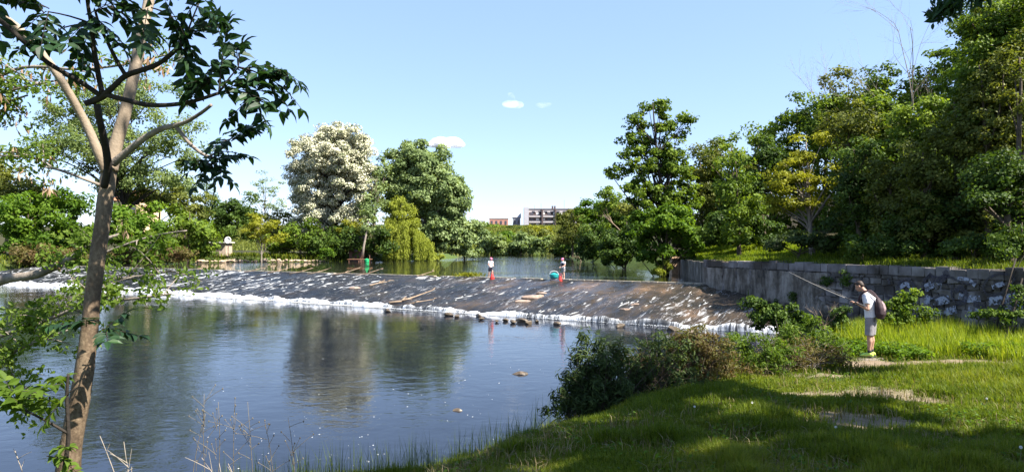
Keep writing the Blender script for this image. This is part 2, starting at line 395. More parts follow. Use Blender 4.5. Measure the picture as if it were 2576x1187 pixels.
s4 = noise(t, weirvec(7.5, 1.5), 1.0, 5, .65, .6)
st = math_(t, 'ADD', math_(t, 'ADD', math_(t, 'MULTIPLY', s1, .48), math_(t, 'MULTIPLY', s4, .52)), math_(t, 'ADD', mr2.outputs[0], math_(t, 'MULTIPLY', math_(t, 'SUBTRACT', s2, .5), .30)))
fr = ramp(t, [(.53, (0, 0, 0)), (.58, (.28, .28, .28)), (.66, (.85, .85, .85))]); t.links.new(st, fr.inputs[0])
t.links.new(mixc(t, fr.outputs[0], base.outputs[0], (.55, .56, .58)), b.inputs['Base Color'])
rr = math_(t, 'ADD', math_(t, 'MULTIPLY', fr.outputs[0], .4), .24); t.links.new(rr, b.inputs['Roughness']); b.inputs['Specular IOR Level'].default_value = .16
bump(t, b, math_(t, 'ADD', noise(t, weirvec(2.6, 1.1), 1.0, 6, .65, .5), math_(t, 'MULTIPLY', s1, .8)), 1.0, .14)
WEIR = m
weir = thing('weir', 'long low sloping stone weir crossing the river, streaked with white water', 'weir', (W0[0], W0[1], 0))
mb.build('running_water', WEIR, weir, True)
# crest lip and toe step
STONE = plain('wet_stone', (.10, .085, .065), .55, .5, 5, bmp=.8)
lip = MB(); la = np.arange(-.5, WLEN, .5)
for a0 in la:
    x, y = weirpt(a0 + .25, SLEN + .12); h = .05 + .02 * random.random()
    if random.random() < .9: box(lip, (x, y, 1.405 - h / 2 + .015 * random.random()), (.47, .30, h + .08), rotz(ang + .03 * (random.random() - .5)))
lip.build('crest', plain('crest_concrete', (.30, .26, .20), .6, .4, 6, bmp=.5), weir)
# falling curtain at the toe
m, t, b, out = newmat('falling_water')
px = N(t, 'ShaderNodeSeparateXYZ'); g_ = N(t, 'ShaderNodeNewGeometry'); t.links.new(g_.outputs['Position'], px.inputs[0]); mr = N(t, 'ShaderNodeMapRange'); mr.inputs[1].default_value = -26; mr.inputs[2].default_value = 4; mr.inputs[3].default_value = .22; mr.inputs[4].default_value = .0; t.links.new(px.outputs[0], mr.inputs[0]); frx = mr.outputs[0]
s1 = noise(t, weirvec(15.0, .8), 1.0, 6, .7); s3 = noise(t, weirvec(.5, .4), 1.0, 5)
fr = ramp(t, [(.40, (.03, .03, .03)), (.52, (.25, .26, .27)), (.64, (.88, .89, .91))]); t.links.new(math_(t, 'ADD', s1, math_(t, 'ADD', math_(t, 'MULTIPLY', math_(t, 'SUBTRACT', s3, .5), 1.1), frx)), fr.inputs[0])
t.links.new(fr.outputs[0], b.inputs['Base Color']); b.inputs['Roughness'].default_value = .4
FALL = m
mb = MB(); prof = [(0.02, .0), (-.07, -.02), (-.13, -.14), (-.16, -.36)]
A, K = np.meshgrid(np.arange(-1.5, WLEN, .11), np.arange(4)); pr = np.array(prof)
wob = .05 * (fbm(A * 3.1, A * 0, 5) - .5)
X, Y = weirpt(A, pr[K.astype(int), 0] + wob); Z = weirz(A, np.zeros_like(A)) + pr[K.astype(int), 1]
i = np.arange(3)[:, None] * A.shape[1]; k = np.arange(A.shape[1] - 1)[None]; nx = A.shape[1]
mb.add(np.stack([X, Y, Z], -1).reshape(-1, 3), np.stack([i + k, i + k + 1, i + nx + k + 1, i + nx + k], -1).reshape(-1, 4))
mb.build('falling_water', FALL, weir, True)
# churned foam below the fall: many small lumps
FOAM = plain('white_foam', (.50, .52, .54), .6, .12, 8)
mb = MB()
ico = np.array([[0, 0, 1], [1, 0, 0], [0, 1, 0], [-1, 0, 0], [0, -1, 0], [0, 0, -1]], float)
itri = np.array([[0, 1, 2], [0, 2, 3], [0, 3, 4], [0, 4, 1], [5, 2, 1], [5, 3, 2], [5, 4, 3], [5, 1, 4]])
def lumps(mb, c, r, flat=.5):
    n = len(c); j = 1 + .35 * (RNG.random((n, 6, 1)) - .5)
    v = c[:, None] + ico[None] * r[:, None, None] * j * np.array([1, 1, flat]); tri = (itri[None] + (np.arange(n) * 6)[:, None, None]).reshape(-1, 3)
    mb.add(v.reshape(-1, 3), None, tri, np.repeat(RNG.random(n), 8))
n = 42000; a = RNG.random(n) * (WLEN - 2) - .8; dens = .10 + .55 * ss(10, 36, a); wid = .05 + .22 * ss(8, 44, a) * (.4 + fbm(a * .6, a * 0, 11))
keep = RNG.random(n) < dens * ss(.38, .58, fbm(a * .6, a * 0 + 3, 17)) * .8 + .04 + .25 * ss(30, 50, a); a = a[keep]; wid = wid[keep]
off = -.17 - np.abs(RNG.normal(0, 1, len(a))) * wid * .55; x, y = weirpt(a, off)
lumps(mb, np.stack([x, y, .012 + .09 * np.exp(off * 3) * RNG.random(len(a))], -1), .012 + .030 * RNG.random(len(a)) * (.4 + .6 * ss(12, 40, a)), .5)
# white water crests breaking on the face
n = 16000; a = RNG.random(n) * (WLEN - 6) + 3; c = RNG.random(n) ** .8 * SLEN * .98
f = fbm(a * 1.3, c * .42, 51) + .06 * ss(20, 50, a); keep = (f > .60) & (RNG.random(n) < .09); a = a[keep]; c = c[keep]; x, y = weirpt(a, c)
n = len(a); ln = .08 + .34 * RNG.random(n) ** 2; wd_ = .005 + .010 * RNG.random(n); fl3 = np.array([FL[0], FL[1], -.13]); u3 = np.array([U[0], U[1], 0])
lc = np.stack([x, y, weirz(a, c) + .01], -1); j = 1 + .4 * (RNG.random((n, 6)) - .5); sk = RNG.normal(0, .25, n)
vv = lc[:, None] + (fl3 + u3 * sk[:, None])[:, None] * (ico[None, :, 0] * ln[:, None] * j)[..., None] + u3 * (ico[None, :, 1] * wd_[:, None] * j)[..., None] + np.array([0, 0, 1.0]) * (ico[None, :, 2] * .02)[..., None]
mb.add(vv.reshape(-1, 3), None, (itri[None] + (np.arange(n) * 6)[:, None, None]).reshape(-1, 3))
tag(mb.build('foam', FOAM), kind='stuff', label='white foam churning along the foot of the weir', cat='foam')
# flecks of foam drifting on the pool
mb = MB(); n = 330; vx = RNG.normal(1080, 300, n); vy = 830 + 350 * RNG.random(n) ** .7; d = 3.2 * F / (vy - HY); c = np.stack([(vx - CX) / F * d, d, d * 0 + .004], -1)
f = fbm(c[:, 0] * .8, c[:, 1] * .5, 71) > .47; c = c[f & (sdf(c[:, 0], c[:, 1]) < -.2) & (c[:, 1] < toe_y(c[:, 0]) - 1)]
lumps(mb, c, .005 + .014 * RNG.random(len(c)) ** 2, .3)
tag(mb.build('foam_flecks', FOAM), kind='stuff', label='small white flecks drifting on the pool', cat='foam')

# ------------------------------------------------------------------ foliage
def rand_dirs(n): return nrm(RNG.normal(size=(n, 3)))
def leaves(mb, C, D, Nn, L, W, r, fold=.12):
    n = len(C); L = np.broadcast_to(L, (n,))[:, None]; W = np.broadcast_to(W, (n,))[:, None]
    D = nrm(D); S = nrm(np.cross(D, Nn)); Nn = np.cross(S, D)
    v = np.stack([C, C + D * L * .5 + S * W * .5 + Nn * W * fold, C + D * L, C + D * L * .5 - S * W * .5 + Nn * W * fold], 1)
    mb.add(v.reshape(-1, 3), np.arange(n * 4).reshape(-1, 4), None, np.broadcast_to(r, (n,)))
def leaves6(mb, C, D, Nn, L, W, r, fold=.15, droop=.2):
    n = len(C); L = np.broadcast_to(L, (n,))[:, None]; W = np.broadcast_to(W, (n,))[:, None]
    D = nrm(D); S = nrm(np.cross(D, Nn)); Nn = np.cross(S, D)
    mid = C + D * L * .33; m2 = C + D * L * .66 - Nn * L * droop * .3; tip = C + D * L - Nn * L * droop
    v = np.stack([C, mid + S * W * .5 + Nn * W * fold, m2 + S * W * .38 + Nn * W * fold, tip, m2 - S * W * .38 + Nn * W * fold, mid - S * W * .5 + Nn * W * fold, mid, m2], 1)
    q = np.array([[0, 1, 2, 7], [7, 2, 3, 3], [0, 7, 4, 5], [7, 3, 4, 4]])
    b0 = (np.arange(n) * 8)[:, None]
    mb.add(v.reshape(-1, 3), np.vstack([b0 + np.array([[0, 1, 2, 7]]), b0 + np.array([[0, 7, 4, 5]])]), np.vstack([b0 + np.array([[7, 2, 3]]), b0 + np.array([[7, 3, 4]])]), np.tile(np.broadcast_to(r, (n,)), 2))
def bez(a, b, sag=.0, n=6, wob=.0):
    a = np.asarray(a, float); b = np.asarray(b, float); t = np.linspace(0, 1, n)[:, None]
    L = np.linalg.norm(b - a); mid = (a + b) / 2 + np.array([0, 0, sag * L]) + RNG.normal(0, wob * L, 3)
    return (1 - t) ** 2 * a + 2 * t * (1 - t) * mid + t * t * b
def clumps_in(lobes, d, rc, density, shell=.45):
    """clump centres through the lobes; a lobe is (view x, view y, half width, half height[, depth offset])"""
    out = []
    for lb in lobes:
        if len(lb) == 6:
            c = np.array(lb[:3], float); rr = np.array(lb[3:], float); n = max(3, int(density * rr.prod() / rc ** 3)); u = rand_dirs(n) * (RNG.random(n) ** shell)[:, None]
            out.append(np.hstack([c + u * rr, np.tile(c, (n, 1))])); continue
        dd = d + (lb[4] if len(lb) > 4 else 0); c = P(lb[0], lb[1], dd); rx = lb[2] / F * dd; rz = lb[3] / F * dd; ry = (rx + min(rx, rz)) / 2
        n = max(3, int(1.7 * density * rx * ry * rz / rc ** 3)); u = rand_dirs(n) * (RNG.random(n) ** shell)[:, None]
        out.append(np.hstack([c + u * np.array([rx, ry, rz]), np.tile(c, (n, 1))]))
    return np.vstack(out)
def crown_leaves(mb, cl, rc, nl, L, W, flat=.65, up=.45, jit=.8, hang=.15, tone=.5, six=False, cv=.22):
    rc = rc * .82; n = len(cl) * nl; c = np.repeat(cl[:, :3], nl, 0); ctr = np.repeat(cl[:, 3:], nl, 0)
    ct = np.repeat(np.clip(RNG.normal(0, cv, len(cl)), -.4, .4), nl)
    u = rand_dirs(n) * (RNG.random(n) ** .45 + .22 * np.abs(RNG.normal(size=n)))[:, None] * np.array([1, 1, flat]) * (rc * (.7 + .6 * np.repeat(RNG.random(len(cl)), nl)))[:, None]
    pos = c + u
    out = nrm(u * .8 + nrm(c - ctr) * rc * .5)
    nn = nrm(out * .9 + np.array([0, 0, up]) + rand_dirs(n) * jit)
    dd = nrm(np.cross(nn, rand_dirs(n)) + np.array([0, 0, -hang]))
    s = .7 + .6 * RNG.random(n)
    r = np.clip(tone + ct + RNG.normal(0, .2, n), 0, 1)
    (leaves6 if six else leaves)(mb, pos - dd * (L * s * .5)[:, None], dd, nn, L * s, W * s, r)
def limbs(mb, base, top, cl, r0, sides=7, frac=.35, lean=None, wob=.03, thin=1.0):
    """trunk plus limbs that run out to a share of the clumps"""
    base = np.asarray(base, float); top = np.asarray(top, float); n = 9; t = np.linspace(0, 1, n)[:, None]
    H = np.linalg.norm(top - base)
    tr = base + (top - base) * t + np.cumsum(RNG.normal(0, wob * H / n * 2, (n, 3)) * [1, 1, .2], 0) * t
    rad = r0 * (1 - .82 * t[:, 0] ** .9); rad[0] *= 1.25
    tube(mb, tr, rad, sides, bump=.12)
    pick = RNG.random(len(cl)) < frac
    for c in cl[pick][:, :3]:
        h = c[2] - base[2]; tz = np.clip((h * (.48 + .38 * RNG.random())) / max(H, .1), .12, .93); k = tz * (n - 1); i = int(k); f = k - i
        s = tr[i] * (1 - f) + tr[min(i + 1, n - 1)] * f
        L = np.linalg.norm(c - s); rr = min(.5 * r0 * (1 - .75 * tz), .028 * L + .012) * thin
        tube(mb, bez(s, c, .08, 6, .05), np.linspace(rr, rr * .2 + .004, 6), 5, cap=False)
def tree(name, label, cat, base, d, lobes, leaf, rc, nl, L, W, density=.8, r0=.2, bark=BARK, group=None, top=None, frac=.3, shell=.45, **kw):
    b3 = gp((base[0] - CX) / F * d, d, -.15) if len(base) == 2 else np.asarray(base, float)
    root = thing(name, label, cat, b3, group)
    cl = clumps_in(lobes, d, rc, density, shell)
    tp = P(top[0], top[1], d) if top is not None else np.array([cl[:, 0].mean(), cl[:, 1].mean(), cl[:, 2].max() * .85 + cl[:, 2].mean() * .15])
    tb = MB(); limbs(tb, b3, tp, cl, r0, frac=frac); tb.build('trunk', bark, root, True)
    cb = MB(); crown_leaves(cb, cl, rc, nl, L, W, **kw); cb.build('crown', LM[leaf], root)
    return root
def bare(name, label, base, height, spread, seed, r0=.12, mat=BARKG, group=None, lean=(0, 0), levels=4, cat='tree', kids=(3, 6)):
    rg = np.random.default_rng(seed); base = np.asarray(base, float); root = thing(name, label, cat, base, group); tb = MB(); bb = MB()
    def grow(p, dv, L, r, lv):
        n = 5; pts = [p]; q = p.copy(); v = dv.copy()
        for i in range(n):
            v = nrm(v + rg.normal(0, .13, 3) + np.array([0, 0, .04])); q = q + v * L / n; pts.append(q.copy())
        tube(tb if lv == levels else bb, pts, np.linspace(r, r * .45, n + 1), 5 if lv > 1 else 3, cap=lv == levels)
        if lv == 0: return
        for k in range(rg.integers(*kids)):
            s = pts[rg.integers(2, n + 1)]; nd = nrm(v + rg.normal(0, spread, 3)); grow(s, nd, L * (.5 + .25 * rg.random()), r * .45, lv - 1)
    grow(base, nrm(np.array([lean[0], lean[1], 1.0])), height * .5, r0, levels)
    tb.build('trunk', mat, root, True); bb.build('branch', mat, root, True)
    return root

# ------------------------------------------------------------------ retaining wall on the right bank
m, t, b, out = newmat('wall_stone')
at = N(t, 'ShaderNodeAttribute', attribute_name='rnd'); f = noise(t, geo(t), 6, 7, .68); f2 = noise(t, geo(t), .9, 4)
rp = ramp(t, [(0, (.075, .068, .068)), (.5, (.18, .165, .165)), (1, (.33, .31, .31))]); t.links.new(math_(t, 'ADD', math_(t, 'MULTIPLY', at.outputs['Fac'], .6), math_(t, 'MULTIPLY', f, .4)), rp.inputs[0])
st = ramp(t, [(.38, (.30, .28, .24)), (.64, (1, 1, 1))]); t.links.new(f2, st.inputs[0])
t.links.new(mixc(t, 1.0, rp.outputs[0], st.outputs[0], 'MULTIPLY'), b.inputs['Base Color']); b.inputs['Roughness'].default_value = .9; b.inputs['Specular IOR Level'].default_value = .15
bump(t, b, f, .9, .04); WSTONE = m
m, t, b, out = newmat('wall_render')
f = noise(t, geo(t, (1, 1, .22)), 2.6, 7, .7); f2 = noise(t, geo(t), 7, 5)
f3 = noise(t, geo(t), 1.1, 6, .7); rp = ramp(t, [(.38, (.022, .019, .015)), (.48, (.10, .085, .068)), (.60, (.26, .235, .205))]); t.links.new(math_(t, 'ADD', math_(t, 'MULTIPLY', f, .55), math_(t, 'MULTIPLY', f3, .45)), rp.inputs[0]); t.links.new(rp.outputs[0], b.inputs['Base Color']); b.inputs['Roughness'].default_value = .95
bump(t, b, math_(t, 'ADD', f, f2), .9, .06); WREND = m
WT = 2.66
WD = nrm(np.array([WDIR, -1, 0])); WN = nrm(np.array([-1, -WDIR, 0]))       # along the wall towards us, out of its face
WO = np.array([WALL0[0], WALL0[1], 0])
def wp(u, z, o=0): return WO + WD * u + WN * o + np.array([0, 0, z])
wall = thing('retaining_wall', 'long grey rubble stone retaining wall with dark graffiti along the right bank', 'wall', gp(12.5, 25))
core = MB()
def slab(mb, u0, u1, z0, z1, o0, o1, r=.3):
    v = [wp(u, z, o) for u in (u0, u1) for o in (o0, o1) for z in (z0, z1)]
    mb.add(v, [[0, 1, 3, 2], [4, 6, 7, 5], [0, 4, 5, 1], [2, 3, 7, 6], [0, 2, 6, 4], [1, 5, 7, 3]], None, r)
slab(core, 0, 34, -.8, WT - .30, -.85, -.045)
core.build('mortar_core', plain('mortar', (.10, .09, .08), .95, .4, 8), wall)
def stone(mb, u0, u1, z0, z1, o, r, j=.03, back=-.06, skew=None):
    q = np.array([[u0, z0], [u1, z0], [u1, z1], [u0, z1]], float) + RNG.normal(0, j, (4, 2))
    c = q.mean(0); fr = c + (q - c) * .86; oo = o + RNG.normal(0, .012, 4)
    v = [wp(p[0], p[1], back) for p in q] + [wp(p[0], p[1], o * .55) for p in c + (q - c) * .96] + [wp(p[0], p[1], oo[i]) for i, p in enumerate(fr)]
    quads = [[8, 9, 10, 11]]
    for a in (0, 4):
        for i in range(4): quads.append([a + i, a + (i + 1) % 4, a + 4 + (i + 1) % 4, a + 4 + i])
    mb.add(v, quads, None, r)
fs = MB(); z = -.3
while z < WT - .34:
    h = random.Random(int(z * 100)).uniform(.20, .34); h = min(h, WT - .32 - z) if z + h > WT - .45 else h; u = -.1
    while u < 34:
        l = RNG.uniform(.22, .62)
        if RNG.random() < .22 and h > .24:
            hm = h * RNG.uniform(.4, .6); stone(fs, u + .012, u + l - .012, z + .01, z + hm - .01, RNG.uniform(0, .04), RNG.random(), .02); stone(fs, u + .012, u + l - .012, z + hm + .01, z + h - .01, RNG.uniform(0, .04), RNG.random(), .02)
        else: stone(fs, u + .012, u + l - .012, z + .012, z + h - .012, RNG.uniform(0, .05), RNG.random(), .028)
        u += l
    z += h
fs.build('stone_face', WSTONE, wall)
cp = MB(); u = -.05
while u < 34:
    l = RNG.uniform(.34, .62); q = RNG.uniform(.0, .035)
    z1 = WT + RNG.normal(0, .028); v = [wp(uu + RNG.normal(0, .012), zz, oo) for uu in (u + .012, u + l - .012) for oo in (-.86, .03 + q) for zz in (WT - .305, z1)]
    cp.add(v, [[0, 1, 3, 2], [4, 6, 7, 5], [0, 4, 5, 1], [2, 3, 7, 6], [0, 2, 6, 4], [1, 5, 7, 3]], None, .45 + .5 * RNG.random()); u += l
cp.build('coping', WSTONE, wall)
# weathered render over the downstream end of the wall
us = np.arange(-.02, 11.6, .12); zs = np.arange(-.4, WT - .28, .10); UU, ZZ = np.meshgrid(us, zs)
edge = 9.6 + 2.2 * (fbm(ZZ * 2.2, ZZ * 0, 3) - .5) - 2.6 * np.clip(1.5 - ZZ, 0, 2) * 0
hole = fbm(UU * .9, ZZ * 1.3, 8); oo = .075 + .05 * (fbm(UU * 2, ZZ * 2, 15) - .5) - .16 * ss(-.4, .5, UU - edge) - .15 * ss(.60, .68, hole) * ss(3, 6, UU)
oo -= .10 * np.exp(-((UU - 1.9) / .10) ** 2) + .08 * np.exp(-((UU - 4.3) / .08) ** 2) + .10 * np.exp(-((UU - 3.1) / .07) ** 2)
pts = WO + WD * UU[..., None] + WN * oo[..., None] + np.array([0, 0, 1.0]) * ZZ[..., None]
mb = MB(); nx = len(us); i = np.arange(len(zs) - 1)[:, None] * nx; k = np.arange(nx - 1)[None]
mb.add(pts.reshape(-1, 3), np.stack([i + k, i + k + 1, i + nx + k + 1, i + nx + k], -1).reshape(-1, 4)); mb.build('cement_render', WREND, wall, True)
# upstream return of the wall
ab = MB(); a0 = np.array([10.2, 35.3]); a1 = np.array([12.4, 49.4]); dv = nrm(a1 - a0); nv = np.array([-dv[1], dv[0]])
for k in range(28):
    p = a0 + (a1 - a0) * (k + .5) / 28 - nv * .40; box(ab, (p[0], p[1], .8 + .02 * RNG.random()), (.72, np.linalg.norm(a1 - a0) / 28 + .0, 3.4 + .06 * RNG.random()), rotz(math.atan2(dv[1], dv[0]) - math.pi / 2), RNG.random())
ab.build('return_wall', WREND, wall)
# painted strokes (projected once to places on the face, then real paint 8 mm proud)
def onwall(vx, vy):
    d = P(vx, vy, 1.0) - np.array([0, 0, CZ]); o = np.array([0, 0, CZ]); n = WN
    s = ((WO - o) @ n) / (d @ n); p = o + d * s; return (p - WO) @ WD, p[2]
def stroke(mb, pts, wd, o=.07):
    pts = np.array([onwall(*p) for p in pts]); t0 = np.linspace(0, 1, len(pts)); tt = np.linspace(0, 1, len(pts) * 6)
    pu = np.interp(tt, t0, pts[:, 0]); pz = np.interp(tt, t0, pts[:, 1])
    for _ in range(3): pu[1:-1] = (pu[:-2] + pu[2:] + 2 * pu[1:-1]) / 4; pz[1:-1] = (pz[:-2] + pz[2:] + 2 * pz[1:-1]) / 4
    du = np.gradient(pu); dz = np.gradient(pz); L = np.hypot(du, dz); nu, nz = -dz / L, du / L
    wv = wd * (.75 + .5 * fbm(tt * 9, tt * 0, int(pts[0, 0] * 10)))
    v = []
    for i in range(len(tt)): v += [wp(pu[i] + nu[i] * wv[i] / 2, pz[i] + nz[i] * wv[i] / 2, o), wp(pu[i] - nu[i] * wv[i] / 2, pz[i] - nz[i] * wv[i] / 2, o)]
    mb.add(v, [[2 * i, 2 * i + 1, 2 * i + 3, 2 * i + 2] for i in range(len(tt) - 1)])
m, t, b, out = newmat('worn_dark_paint'); f = noise(t, geo(t), 9, 6, .7); rp = ramp(t, [(.42, (0, 0, 0)), (.55, (1, 1, 1))]); t.links.new(f, rp.inputs[0])
b.inputs['Base Color'].default_value = (.022, .020, .035, 1); b.inputs['Roughness'].default_value = .6; t.links.new(math_(t, 'SUBTRACT', 1.0, math_(t, 'MULTIPLY', rp.outputs[0], .55)), b.inputs['Alpha']); PAINT = m
m, t, b, out = newmat('worn_pale_paint'); f = noise(t, geo(t), 5, 6, .75); rp = ramp(t, [(.46, (1, 1, 1)), (.56, (0, 0, 0))]); t.links.new(f, rp.inputs[0])
b.inputs['Base Color'].default_value = (.26, .28, .36, 1); b.inputs['Roughness'].default_value = .6; t.links.new(rp.outputs[0], b.inputs['Alpha']); PALE = m
gr = MB()
for pts, wd in (([(2262, 760), (2260, 725), (2272, 706), (2290, 702), (2304, 716), (2306, 748)], .10), ([(2340, 690), (2352, 702), (2372, 704), (2386, 692), (2380, 680)], .20), ([(2310, 745), (2322, 728), (2330, 704), (2346, 690)], .10),
                ([(2386, 692), (2410, 704), (2438, 716), (2462, 708)], .07), ([(2478, 720), (2490, 700), (2516, 688), (2545, 690), (2560, 700)], .07), ([(2478, 722), (2486, 742), (2510, 744), (2540, 726), (2558, 702)], .07),
                ([(2404, 735), (2420, 722), (2436, 738), (2430, 760), (2408, 764)], .16), ([(2452, 760), (2470, 770), (2482, 786), (2478, 796)], .16), ([(2400, 716), (2398, 745), (2412, 770)], .07), ([(2350, 752), (2378, 740), (2396, 756)], .06), ([(2325, 775), (2350, 782), (2375, 776)], .05),
                ([(2230, 742), (2246, 752), (2262, 744)], .10), ([(2238, 700), (2242, 715)], .10)):
    stroke(gr, pts, wd)
gr.build('graffiti', PAINT, wall)
gp2 = MB()
for pts, wd in (([(2268, 722), (2284, 712), (2300, 728), (2284, 738)], .14), ([(2330, 725), (2350, 715), (2372, 722)], .24), ([(2330, 752), (2360, 758), (2392, 752)], .26), ([(2410, 700), (2440, 702), (2458, 718)], .12), ([(2416, 745), (2440, 752), (2470, 748)], .24),
                ([(2330, 780), (2372, 786), (2410, 778)], .24), ([(2440, 775), (2466, 784)], .2), ([(2490, 758), (2520, 754), (2560, 746)], .26), ([(2530, 770), (2576, 766)], .2), ([(2500, 722), (2530, 712)], .14)):
    stroke(gp2, pts, wd, .062)
gp2.build('graffiti_fill', PALE, wall)
# sluice pillar at the upstream end
pb = np.array([12.35, 50.1]); pil = thing('sluice_pillar', 'short weathered stone pillar with a slot, at the upstream end of the wall', 'pillar', (pb[0], pb[1], 1.0))
mb = MB(); PILM = plain('pillar_stone', (.42, .28, .18), .9, .35, 5, bmp=.6)
box(mb, (pb[0] - .25, pb[1] - .25, 1.55), (.5, .5, 2.1), rotz(.1)); box(mb, (pb[0] + .55, pb[1] + .1, 1.5), (.8, .9, 2.0), rotz(.1)); mb.build('post', PILM, pil)
mb = MB(); box(mb, (pb[0] + .1, pb[1] - .1, 2.66), (1.5, 1.1, .14), rotz(.1)); mb.build('cap', PILM, pil)

# ------------------------------------------------------------------ loose rocks
ROCK = plain('rock', (.15, .125, .10), .9, .45, 7, bmp=.9)
ROCKW = plain('rock_wet', (.085, .065, .045), .45, .5, 7, bmp=.8)
def rock(name, label, cat, c, r, mat, group=None, seed=1, flat=None, rz=0):
    me = MB(); ell(me, (0, 0, 0), (1, 1, 1), 12); v = np.concatenate(me.v); rg = np.random.default_rng(seed)
    for _ in range(9):
        n = nrm(rg.normal(size=3)); dcut = rg.uniform(.55, .85); s = v @ n; v = v - np.outer(np.maximum(s - dcut, 0), n)
    v = v * (1 + .10 * (fbm(v[:, 0] * 3 + seed, v[:, 1] * 3 + v[:, 2] * 2, seed) - .5)[:, None]); v = v * np.asarray(r) @ rotz(rz).T + np.asarray(c)
    me.v = [v]; o = bpy.data.objects.new(name, me.mesh(name, c)); COL.objects.link(o); o.location = [float(x) for x in c]; o.data.materials.append(mat)
    return tag(o, label, cat, group)
FEET = gp(8.39, 15.6); FEET[2] += .045
rock('stone_slab', 'flat pale stone slab under the angler\'s feet', 'rock', FEET + [.12, -.10, -.17], (.82, .50, .19), ROCK, None, 3)
rock('stone_block', 'broken flat stone half sunk beside the bare path, right of the slab', 'rock', FEET + [.95, -.05, -.24], (.46, .36, .17), ROCK, None, 8, rz=.5)
rock('stone_block', 'low pale stone at the edge of the bare path, left of the slab', 'rock', FEET + [-.75, -.45, -.26], (.42, .25, .16), ROCK, None, 13, rz=-.2)
def onwater(vx, vy, z=0.): d = (CZ - z) * F / (vy - HY); return P(vx, vy, d)
rock('river_rock', 'dark rock breaking the pool surface, the wider and farther of two', 'rock', onwater(1308, 940) + [0, 0, .0], (.22, .14, .07), ROCKW, 'dark rocks in the pool', 21)
rock('river_rock', 'dark rock breaking the pool surface, the smaller one nearer the grassy bank', 'rock', onwater(1151, 1032), (.10, .07, .05), ROCKW, 'dark rocks in the pool', 22)
toe_rocks = [(1130, 790, .32), (1150, 794, .26), (1205, 792, .30), (1212, 800, .2), (1272, 803, .28), (1290, 808, .3), (1312, 806, .36), (1330, 810, .3), (1350, 806, .22), (1400, 812, .25), (1560, 818, .3), (1490, 800, .3), (1690, 826, .4), (1740, 830, .35), (1250, 806, .22), (975, 780, .3)]
for i, (vx, vy, r) in enumerate(toe_rocks):
    p = onwater(vx, vy, .08); rock('toe_rock', 'wet brown rock caught along the foot of the weir', 'rock', p + [0, -.05, -.02], (r * .85, r * .5, r * .38), ROCKW, 'wet rocks along the foot of the weir', 40 + i, rz=i)
for i, (u, o, r, z) in enumerate([(1.0, .9, .6, 1.0), (2.3, 1.0, .5, .6), (3.6, 1.0, .7, .35), (5.2, .9, .6, .2), (6.6, 1.1, .7, .15), (8.2, 1.0, .6, .1), (9.6, 1.1, .7, .1), (4.4, 1.9, .5, .1), (7.4, 2.0, .5, .05)]):
    rock('bank_boulder', 'dark boulder heaped against the foot of the rendered wall', 'rock', wp(u, z, o * .6), (r, r * .7, r * .55), ROCKW, 'dark boulders under the wall', 70 + i, rz=i * 1.3)
# white water breaking on the face and pale stones showing through it
ROCKP = plain('rock_pale', (.22, .16, .125), .6, .3, 7, bmp=.6)
def onweir(vx, vy):
    lo = 20.; dd = np.linspace(24, 95, 1500); p = (np.array([[(vx - CX) / F, 1, -(vy - HY) / F]]) * dd[:, None]) + [0, 0, CZ]
    rel = p[:, :2] - W0; a = rel @ U; c = -(rel @ FL); h = p[:, 2] - weirz(a, c); i = np.argmax((h < 0) & (c > 0)); return p[i]
for i, (vx, vy, r, l) in enumerate([(1345, 748, .75, 'large flat pale stone showing through the weir, the biggest one'), (1318, 758, .5, 'flat pale stone on the weir just below the biggest one'), (1362, 738, .35, 'pale stone on the weir just above the biggest one'), (895, 724, .45, 'pale stone on the weir left of the driftwood log'), (1600, 766, .3, 'small pale stone low on the brown right part of the weir'), (1572, 778, .3, 'pale stone near the weir foot, between log and wall')]):
    p = onweir(vx, vy); rock('weir_stone', l, 'rock', p, (r, r * .45, r * .22), ROCKP, 'pale stones on the weir', 90 + i, rz=.3)
# driftwood
WOODM = plain('driftwood', (.22, .16, .11), .8, .35, 10, bmp=.5)
def log(name, label, pts, r, group='driftwood on the weir'):
    p = np.array(pts); root = thing(name, label, 'driftwood', p[0], group); mb = MB(); tube(mb, p, np.linspace(r, r * .35, len(p)) * .55, 7, bump=.25); mb.build('stem', WOODM, root, True)
    tw = MB()
    for k in range(5):
        i = RNG.integers(1, len(p)); L = r * RNG.uniform(2, 5); d = nrm(p[-1] - p[0] + RNG.normal(0, .5, 3) * np.linalg.norm(p[-1] - p[0])) ; d[2] = abs(d[2]) * .6 + .1; tube(tw, bez(p[i], p[i] + d * L, .05, 4, .08), np.linspace(r * .4, r * .12, 4), 4)
    tw.build('twig', WOODM, root, True); return root
def wl(pts, dz): return [onweir(*q) + [0, 0, dz] for q in pts]
log('driftwood_log', 'long pale driftwood log lying slantwise near the weir foot', wl([(978, 766), (1010, 762), (1045, 750), (1088, 734)], .10), .12)
log('driftwood_log', 'thin pale driftwood pole beside the long log at the weir foot', wl([(1012, 772), (1045, 764), (1092, 756)], .08), .08)
log('driftwood_log', 'short pale branch half way up the weir, below the jetty', wl([(930, 722), (952, 716), (975, 712)], .10), .11)
def wc(pts, z=1.5): return [P(vx, vy, d) for vx, vy, d in pts]
def crestpt(vx, dz=0):
    d = np.linspace(30, 100, 3000); x = (vx - CX) / F * d; i = np.argmin(np.abs(crest_y(x) - d)); return np.array([x[i], d[i], 1.44 + dz])
